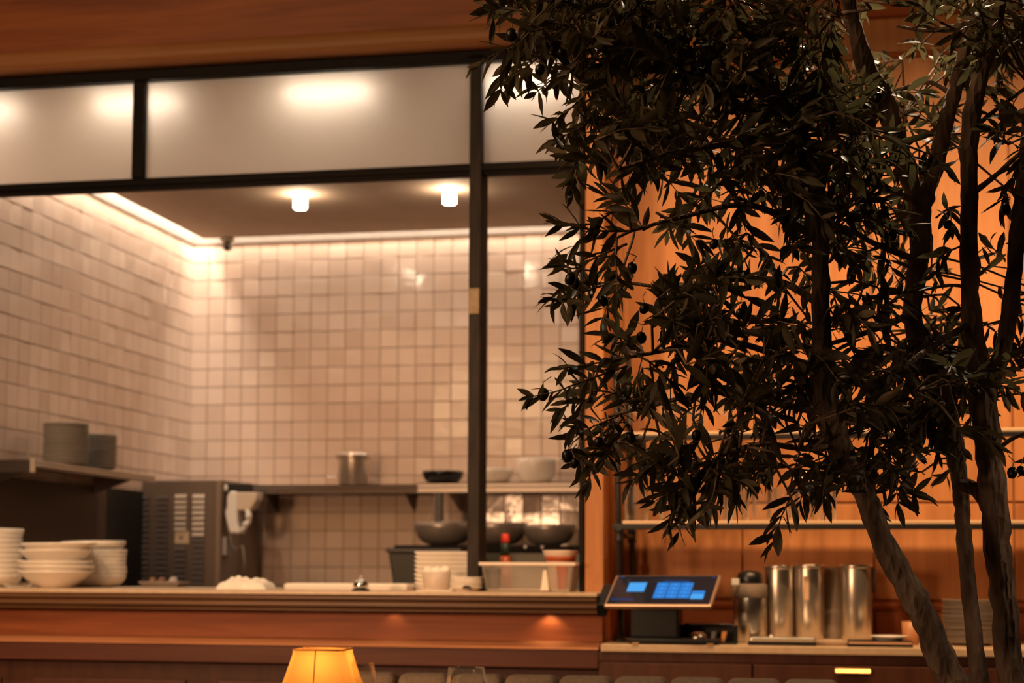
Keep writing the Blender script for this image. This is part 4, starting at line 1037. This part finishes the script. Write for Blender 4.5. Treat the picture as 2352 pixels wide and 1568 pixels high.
TR1 = dict(trunk=[([(2330,2050,42),(2262,1760,39),(2186,1568,35),(2116,1405,33),(2075,1330,30),(2031,1250,27),(1983,1130,27),(1942,1050,28),(1908,950,29),(1890,850,24),(1885,700,21),(1886,560,20),(1880,450,17)], 3.05, 3.05)],
 limbs=[([(1880,450,16),(1850,330,17),(1790,230,19),(1720,150,17),(1600,60,12),(1480,-20,7)], 3.05, 3.05),
  ([(1886,560,11),(1800,500,8),(1700,470,7),(1560,500,5),(1450,530,4)], 3.05, 2.95),
  ([(1885,700,10),(1800,650,8),(1700,640,7),(1550,660,5),(1420,645,3.5)], 3.05, 3.15),
  ([(1890,850,11),(1800,820,8),(1650,780,7),(1500,810,5),(1400,826,4)], 3.05, 2.9),
  ([(1908,950,10),(1800,930,8),(1650,900,7),(1500,930,5),(1400,955,3.5)], 3.05, 3.2),
  ([(1930,1020,9),(1850,1030,7),(1750,1020,6),(1650,1050,5),(1580,1120,4)], 3.05, 2.9),
  ([(1880,450,11),(1760,380,9),(1620,300,7),(1450,230,6),(1330,190,4)], 3.05, 3.2),
  ([(1790,230,12),(1650,180,9),(1480,110,7),(1330,70,5),(1200,105,3.5)], 3.05, 3.0),
  ([(1880,450,13),(1900,350,12),(1912,200,11),(1908,60,10),(1900,-40,8)], 3.05, 3.25),
  ([(1850,330,10),(1700,330,8),(1550,350,6),(1420,390,4)], 3.05, 2.85),
  ([(1720,150,8),(1800,60,6),(1900,38,5),(2000,20,4)], 3.05, 2.9),
  ([(1912,200,7),(1800,210,6),(1740,300,5),(1690,360,4)], 3.15, 2.95)])
TR2 = dict(trunk=[([(2440,2050,44),(2375,1760,40),(2325,1568,34),(2300,1330,31),(2288,1200,32),(2273,1050,32),(2255,900,33),(2232,740,23),(2226,600,20),(2226,450,20),(2228,300,22),(2244,200,20),(2269,120,20),(2290,40,16),(2300,-60,12)], 3.3, 3.3),
  ([(2330,2050,26),(2300,1760,24),(2252,1568,21),(2223,1330,19),(2212,1200,18),(2205,1110,19),(2190,1020,24),(2165,930,24),(2125,830,22),(2095,720,22),(2110,600,25),(2118,470,24),(2145,390,20),(2170,290,19),(2190,220,18),(2210,140,17),(2228,50,12)], 3.35, 3.55)],
 limbs=[([(2112,480,20),(2060,330,24),(2030,230,24),(1988,150,23),(1962,60,17),(1950,0,16),(1935,-60,14)], 3.5, 3.4),
  ([(2262,920,20),(2300,820,20),(2318,720,20),(2335,560,19),(2352,400,17),(2370,200,14)], 3.3, 3.2),
  ([(2205,1110,16),(2250,1130,18),(2280,1190,18)], 3.36, 3.3),
  ([(2165,930,10),(2050,950,8),(1960,985,6),(1880,1040,4)], 3.4, 3.2),
  ([(2095,720,9),(2000,760,7),(1900,790,5),(1800,800,4)], 3.45, 3.15),
  ([(2112,600,9),(2010,560,7),(1930,520,6),(1850,540,4)], 3.45, 3.1),
  ([(2120,470,8),(2020,420,7),(1940,330,6),(1880,300,4)], 3.5, 3.1),
  ([(2232,740,8),(2150,790,7),(2070,850,6),(2010,930,4)], 3.3, 3.05),
  ([(2255,900,9),(2180,880,7),(2100,900,5)], 3.3, 3.1),
  ([(2226,450,8),(2290,400,6),(2352,345,5),(2420,300,4)], 3.3, 3.2),
  ([(2228,660,5),(2180,655,4),(2110,668,3)], 3.3, 3.4),
  ([(2228,300,7),(2290,250,5),(2352,205,4)], 3.3, 3.35),
  ([(2218,800,7),(2300,850,5),(2380,830,4)], 3.3, 3.2),
  ([(2290,40,9),(2200,60,7),(2130,70,5),(2060,60,3)], 3.3, 3.45),
  ([(2190,220,7),(2140,190,5),(2080,200,4),(2030,220,3)], 3.55, 3.6),
  ([(2165,310,6),(2120,250,5),(2075,260,4)], 3.55, 3.65),
  ([(2273,1050,6),(2320,1010,5),(2370,990,4)], 3.3, 3.25)])

# leaf shapes: 5 stations along +Y, curved, slightly folded on the mid-rib
def leaf_shape(bend, fold, wid, tw):
    st = [(0.0,0.035),(0.16,0.30),(0.40,0.50),(0.66,0.46),(0.88,0.20),(1.0,0.012)]
    v, f = [], []
    for (t, w) in st:
        z = -bend*t*t; a = tw*t
        hw = w*wid
        for s in (-1, 0, 1):
            x = s*hw; zz = z + (fold*hw if s else 0)
            v.append((x*math.cos(a)-zz*0*math.sin(a), t, zz + x*math.sin(a)))
    for i in range(len(st)-1):
        for k in range(2):
            f.append((i*3+k, i*3+k+1, (i+1)*3+k+1, (i+1)*3+k))
    return v, f
SHAPES = [leaf_shape(b, fo, w, tw) for b, fo, w, tw in ((0.10,0.30,0.25,0.3),(0.22,0.40,0.225,-0.4),(0.04,0.25,0.275,0.1),(0.32,0.35,0.235,0.6),(-0.10,0.30,0.255,-0.2))]
LEAF_ME = []
for v, f in SHAPES:
    m = MB(); m.add(v, f, True); me = m.mesh('leaf', LEAF); LEAF_ME.append(me)

class Tree:
    def __init__(s, spec, label, base):
        s.leaves = []; s.olives = []; s.tw = MB(); s.nodes = []
        s.root = thing('olive_tree', label, 'tree', base, 0, None)
        s.inv = Matrix.Translation(-Vector(base)); s.base = Vector(base)
        for lst, a, b in spec['trunk']:
            p = limb_pts(lst, a, b, 6); m = MB(); limb_mesh(m, [(q-s.base, r) for q, r in p], 14, 0.09)
            o = m.build('trunk', BARK, s.root); s.nodes += [q for q, r in p[20:]]
        for lst, a, b in spec['limbs']:
            p = limb_pts(lst, a, b, 6); m = MB(); limb_mesh(m, [(q-s.base, r) for q, r in p], 9, 0.07)
            m.build('branch', BARK, s.root); s.nodes += [q for q, r in p]
    def nearest(s, p):
        return min(s.nodes, key=lambda q: (q-p).length_squared)
    def twig(s, path, r0=0.0022, gap=0.016, size=0.056, start=0.0, both=True, reg=True):
        """path: list of 3-D points; leaves in opposite pairs along it"""
        L = [0.0]
        for a, b in zip(path, path[1:]): L.append(L[-1]+(b-a).length)
        tot = L[-1]
        n = len(path)
        s.tw.tube([p-s.base for p in path], [r0*(1-0.65*i/(n-1)) for i in range(n)], 5, False)
        def at(t):
            for i in range(n-1):
                if t <= L[i+1] or i == n-2:
                    u = (t-L[i])/max(1e-6, L[i+1]-L[i]); return path[i].lerp(path[i+1], u), (path[i+1]-path[i]).normalized()
        t = start; k = rnd.randint(0,1); ph = rnd.uniform(0, 6.28)
        while t < tot:
            p, d = at(t)
            ref = d.orthogonal().normalized(); ref.rotate(Quaternion(d, ph + k*math.pi/2 + rnd.uniform(-.4,.4)))
            for sg in ((1,-1) if both else (rnd.choice((1,-1)),)):
                if rnd.random() < 0.10: continue
                side = ref*sg
                ang = rnd.uniform(0.55, 1.05)
                ld = (d*math.cos(ang)+side*math.sin(ang)+Vector((0,0,-0.06))).normalized()
                s.leaf(p, ld, size*rnd.uniform(0.72,1.18)*(0.8+0.2*min(1,(tot-t)/0.03)))
            t += gap*rnd.uniform(0.8,1.25); k += 1
        p, d = at(tot)
        for _ in range(2):
            ld = (d+Vector((rnd.gauss(0,.25),rnd.gauss(0,.25),rnd.gauss(0,.25)))).normalized()
            s.leaf(p, ld, size*rnd.uniform(0.6,0.9))
    def leaf(s, p, d, L):
        n = Vector((rnd.gauss(0,.7), rnd.gauss(-0.35,.8), rnd.gauss(0.7,0.5)))
        x = d.cross(n)
        if x.length < 1e-3: x = d.orthogonal()
        x.normalize(); z = x.cross(d).normalized()
        x2 = x*rnd.uniform(0.85,1.15)
        m = Matrix(((x2.x*L, d.x*L, z.x*L, p.x), (x2.y*L, d.y*L, z.y*L, p.y), (x2.z*L, d.z*L, z.z*L, p.z), (0,0,0,1)))
        s.leaves.append((m, rnd.randrange(len(SHAPES))))
    def olive(s, p):
        s.olives.append(p)
    def finish(s, limit=300):
        s.tw.build('twigs', TWIG, s.root)['kind'] = 'stuff'
        info = []
        for m, k in s.leaves:
            c = m.translation; x, y, w = project(c + Vector((m[0][1],m[1][1],m[2][1]))*0.5)
            inside = 5 < x < 2347 and 5 < y < 1563
            info.append((0 if inside else 1, w))
        order = sorted(range(len(info)), key=lambda i: info[i])
        sel = set(order[:limit])
        T = Matrix.Translation(-s.base)
        V, Fc = [], []
        for i, (m, k) in enumerate(s.leaves):
            if i in sel:
                o = link('leaf', LEAF_ME[k], s.root); o.matrix_local = T @ m
            else:
                n = len(V); mm = np.array(T @ m); v = np.array(SHAPES[k][0]); v = v @ mm[:3,:3].T + mm[:3,3]
                V += v.tolist(); Fc += [[a+n for a in q] for q in SHAPES[k][1]]
        me = bpy.data.meshes.new('foliage'); me.from_pydata(V, [], Fc); me.materials.append(LEAF)
        me.polygons.foreach_set('use_smooth', [True]*len(me.polygons))
        o = link('foliage', me, s.root); o['kind'] = 'stuff'
        om = MB().lathe([(0,-0.0105),(0.005,-0.0095),(0.0082,-0.004),(0.0088,0.001),(0.0072,0.0065),(0.003,0.0098),(0,0.0102)], 12).mesh('olive', OLIVE)
        for p in s.olives:
            o = link('olive', om, s.root, p-s.base); o.rotation_euler = (rnd.uniform(-.5,.5), rnd.uniform(-.5,.5), 0); sc = rnd.uniform(0.85,1.15); o.scale = (sc,sc,sc)

b1 = atD(2330, 2050, 3.05); b2 = atD(2440, 2050, 3.3)
T1 = Tree(TR1, 'olive tree with a bare sloping trunk and dense dark foliage reaching over the window', (b1.x, b1.y, b1.z))
T2 = Tree(TR2, 'olive tree with several upright stems at the right edge and lamplit upper leaves', (b2.x, b2.y, b2.z))

def path_px(lst, d0, d1, wob=0.004):
    n = len(lst); P = [atD(x, y, d0+(d1-d0)*i/(n-1)) for i, (x, y) in enumerate(lst)]
    out = []
    for i in range(n-1):
        p0 = P[max(i-1,0)]; p1, p2 = P[i], P[i+1]; p3 = P[min(i+2,n-1)]
        for k in range(4):
            t = k/4
            out.append(0.5*((2*p1)+(p2-p0)*t+(2*p0-5*p1+4*p2-p3)*t*t+(3*p1-p0-3*p2+p3)*t**3))
    out.append(P[-1]); return out
SPRIGS = [([(1330,70),(1230,90),(1150,120),(1105,140)],3.0,2.9,0.02),
 ([(1300,60),(1220,30),(1150,20)],3.0,2.95,0.03), ([(1280,90),(1215,150),(1175,178)],3.0,2.85,0.0),
 ([(1330,130),(1270,180),(1232,212)],3.1,3.0,0.0), ([(1370,190),(1310,250),(1262,285)],3.2,3.1,0.0),
 ([(1380,270),(1320,300),(1280,322)],3.2,3.1,0.03),
 ([(1450,530),(1380,530),(1318,520),(1285,512)],2.95,2.9,0.01), ([(1440,560),(1370,590),(1325,615),(1290,612)],2.95,2.9,0.0),
 ([(1420,600),(1350,640),(1320,655),(1270,682)],3.15,3.05,0.0), ([(1420,645),(1340,670),(1310,690),(1290,695)],3.15,3.0,0.02),
 ([(1450,640),(1400,690),(1385,740)],3.15,3.0,0.0),
 ([(1480,812),(1400,828),(1330,840),(1290,845)],2.9,2.85,0.0), ([(1440,840),(1340,875),(1280,898),(1225,910)],2.9,2.82,0.0),
 ([(1480,935),(1400,900),(1340,905),(1290,940)],3.2,3.0,0.03), ([(1420,955),(1350,985),(1310,1010)],3.2,3.05,0.0),
 ([(1430,960),(1370,1030),(1325,1065)],3.2,3.05,0.02), ([(1440,970),(1410,1020),(1388,1055)],3.2,3.1,0.0),
 ([(1580,1020),(1510,1060),(1455,1100)],2.9,2.85,0.0), ([(1620,1060),(1560,1115),(1505,1150)],2.9,2.85,0.0),
 ([(1640,1060),(1590,1150),(1560,1220)],2.9,2.85,0.0), ([(1650,1060),(1640,1130),(1622,1175)],2.9,2.8,0.0), ([(1600,1100),(1550,1170),(1540,1205)],2.9,2.85,0.0),
 ([(1720,1030),(1700,1080),(1692,1110)],2.95,2.9,0.0), ([(1760,1025),(1745,1080),(1735,1105)],2.95,2.9,0.0),
 ([(1900,1050),(1860,1095),(1838,1150)],3.1,3.0,0.0), ([(1950,1060),(1900,1100),(1890,1140)],3.1,2.95,0.0),
 ([(2000,1000),(2040,1060),(2050,1090)],3.1,2.95,0.0), ([(2080,960),(2090,1020),(2105,1045)],3.2,3.0,0.0),
 ([(2060,950),(2000,1040),(1985,1080)],3.2,3.0,0.0), ([(2352,340),(2320,420),(2300,470)],3.2,3.25,0.0),
 ([(2150,500),(2180,480),(2185,520)],3.4,3.3,0.02), ([(2220,560),(2160,590),(2150,640)],3.3,3.3,0.03),
 ([(2240,640),(2290,590),(2270,560)],3.4,3.5,0.0), ([(2352,260),(2310,275),(2290,290)],3.25,3.25,0.0), ([(2360,60),(2300,110),(2250,100)],3.2,3.2,0.0)]
for lst, a, b, st in SPRIGS:
    tr = T2 if lst[0][0] > 1960 else T1
    tr.twig(path_px(lst, a, b), 0.0024, 0.0175, 0.054, st)

# foliage density by 100-pixel cells of the frame (rows from the top, columns from x=1100)
DENS = [
 [.35,.90,.97,.98,.95,.85,.80,.80,.12,.04,.65,.98,.80],
 [.10,.45,.88,.97,.97,.92,.85,.85,.45,.35,.55,.75,.50],
 [.0,.15,.70,.96,.97,.92,.82,.92,.97,.60,.60,.30,.40],
 [.0,.0,.60,.88,.90,.88,.80,.95,.98,.75,.50,.25,.40],
 [.0,.0,.15,.40,.55,.45,.58,.90,.97,.75,.20,.10,.20],
 [.0,.0,.30,.25,.22,.35,.30,.50,.85,.35,.10,.05,.30],
 [.0,.0,.22,.38,.65,.85,.40,.40,.55,.45,.22,.08,.30],
 [.0,.0,.10,.40,.85,.95,.75,.65,.72,.65,.75,.55,.40],
 [.0,.0,.25,.48,.55,.80,.85,.85,.85,.90,.97,.88,.55],
 [.0,.0,.28,.48,.32,.45,.80,.82,.85,.90,.95,.70,.18],
 [.0,.0,.15,.55,.85,.80,.60,.60,.80,.75,.55,.10,.15],
 [.0,.0,.0,.08,.45,.45,.15,.15,.10,.08,.03,.0,.05],
]
BARE = ((1860,1915,470,770,3.2),(1868,1945,840,960,3.2),(2075,2145,420,770,3.65),(2195,2262,130,760,3.45),(1930,2015,0,195,3.6),(2160,2215,120,330,3.7))
CELLS = [(r, c, cov) for r, row in enumerate(DENS) for c, cov in enumerate(row)]
CELLS += [(r, 13, row[12]*0.8) for r, row in enumerate(DENS)]           # the crowns go on beyond the frame
CELLS += [(-1, c, cov*0.85) for c, cov in enumerate(DENS[0])] + [(-2, c, cov*0.6) for c, cov in enumerate(DENS[0]) if 2 < c < 12]
if True:
    for r, c, cov in CELLS:
        if cov <= 0: continue
        lam = -math.log(1-min(cov,0.98))*10000/350.0/9.0
        n = int(lam) + (1 if rnd.random() < lam-int(lam) else 0)
        cl = [(1100+100*c+rnd.uniform(10,90), 100*r+rnd.uniform(10,90)) for _ in range(2)]
        for _ in range(n):
            cc = cl[rnd.randrange(2)]
            if rnd.random() < 0.35: px, py = 1100+100*c+rnd.uniform(0,100), 100*r+rnd.uniform(0,100)
            else: px, py = cc[0]+rnd.gauss(0,22), cc[1]+rnd.gauss(0,22)
            right = px > 1990+rnd.uniform(-90,90)
            tr = T2 if right else T1
            dep = rnd.uniform(2.78,3.38) if not right else rnd.uniform(3.0,3.75)
            for x0_, x1_, y0_, y1_, d0_ in BARE:     # stretches of stem that show: twigs there grow behind the stem
                if x0_-22 < px < x1_+22 and y0_ < py < y1_: dep = rnd.uniform(d0_, d0_+0.2)
            mid = atD(px, py, dep)
            nd = tr.nearest(mid)
            out = mid-nd; dist = out.length
            d = (out.normalized()*0.8 + Vector((rnd.gauss(0,.5),rnd.gauss(0,.5),rnd.gauss(-.12,.45)))).normalized()
            ln = rnd.uniform(0.065,0.105)
            p0 = mid-d*ln*0.5; p2 = mid+d*ln*0.5+Vector((0,0,-0.008)); p1 = mid+Vector((0,0,0.004))
            path = [p0, p1, p2]; st = 0.0
            if dist < 0.55:
                a = nd; bnd = a.lerp(p0,0.5)+Vector((rnd.gauss(0,.012),rnd.gauss(0,.012),0.012))
                tr.tw.tube([a-tr.base, bnd-tr.base, p0-tr.base], [0.0030,0.0026,0.0021], 5, False)
            tr.twig(path, 0.0020, 0.0165, 0.059, st)
OL = [(1406,635),(1452,615),(1385,690),(1480,708),(1473,775),(1375,1015),(1448,1005),(1303,1047),(1320,1063),(1480,1078),(1497,1080),(1785,910),(1825,85),(2015,225),(1955,640),(1760,1100),(1310,640),(1322,652),(1248,905),(1640,560),(1560,820),(1700,720),(1850,880),(1600,1000),(1240,160),(1175,80),(1290,120),(1420,300),(1680,250)]
OL2 = [(2177,515),(2325,1085),(2345,1080),(2050,540),(2240,900),(2310,480)]
for lst, tr in ((OL, T1), (OL2, T2)):
    for px, py in lst:
        p = atD(px, py, rnd.uniform(2.82,2.95) if tr is T1 else rnd.uniform(3.1,3.2)); tr.olive(p)
        tr.tw.tube([p-tr.base+Vector((0,0,0.009)), p-tr.base+Vector((rnd.uniform(-.01,.01),0.008,0.022)), p-tr.base+Vector((rnd.uniform(-.02,.02),0.03,0.034))], 0.0009, 4, False)
T1.finish(); T2.finish()
# planter that holds both trees, below the frame
cxp, cyp = (b1.x+b2.x)/2, (b1.y+b2.y)/2
zp = min(b1.z, b2.z)
t = thing('planter_box', 'dark wooden planter box holding both olive trees below the frame', 'planter', (cxp, cyp, 0))
hz = max(0.3, zp+0.02)
for a in ((-0.42,0.42,-0.36,-0.33),(-0.42,0.42,0.33,0.36),(-0.42,-0.39,-0.33,0.33),(0.39,0.42,-0.33,0.33)):
    MB().box(a[0],a[1],a[2],a[3],0,hz+0.05).build('side', WOOD_D, t, 0.004)
MB().box(-0.39,0.39,-0.33,0.33,0.02,hz).build('soil', SOIL, t)
print('TREES', len(T1.leaves), len(T2.leaves), 'planter z', zp)
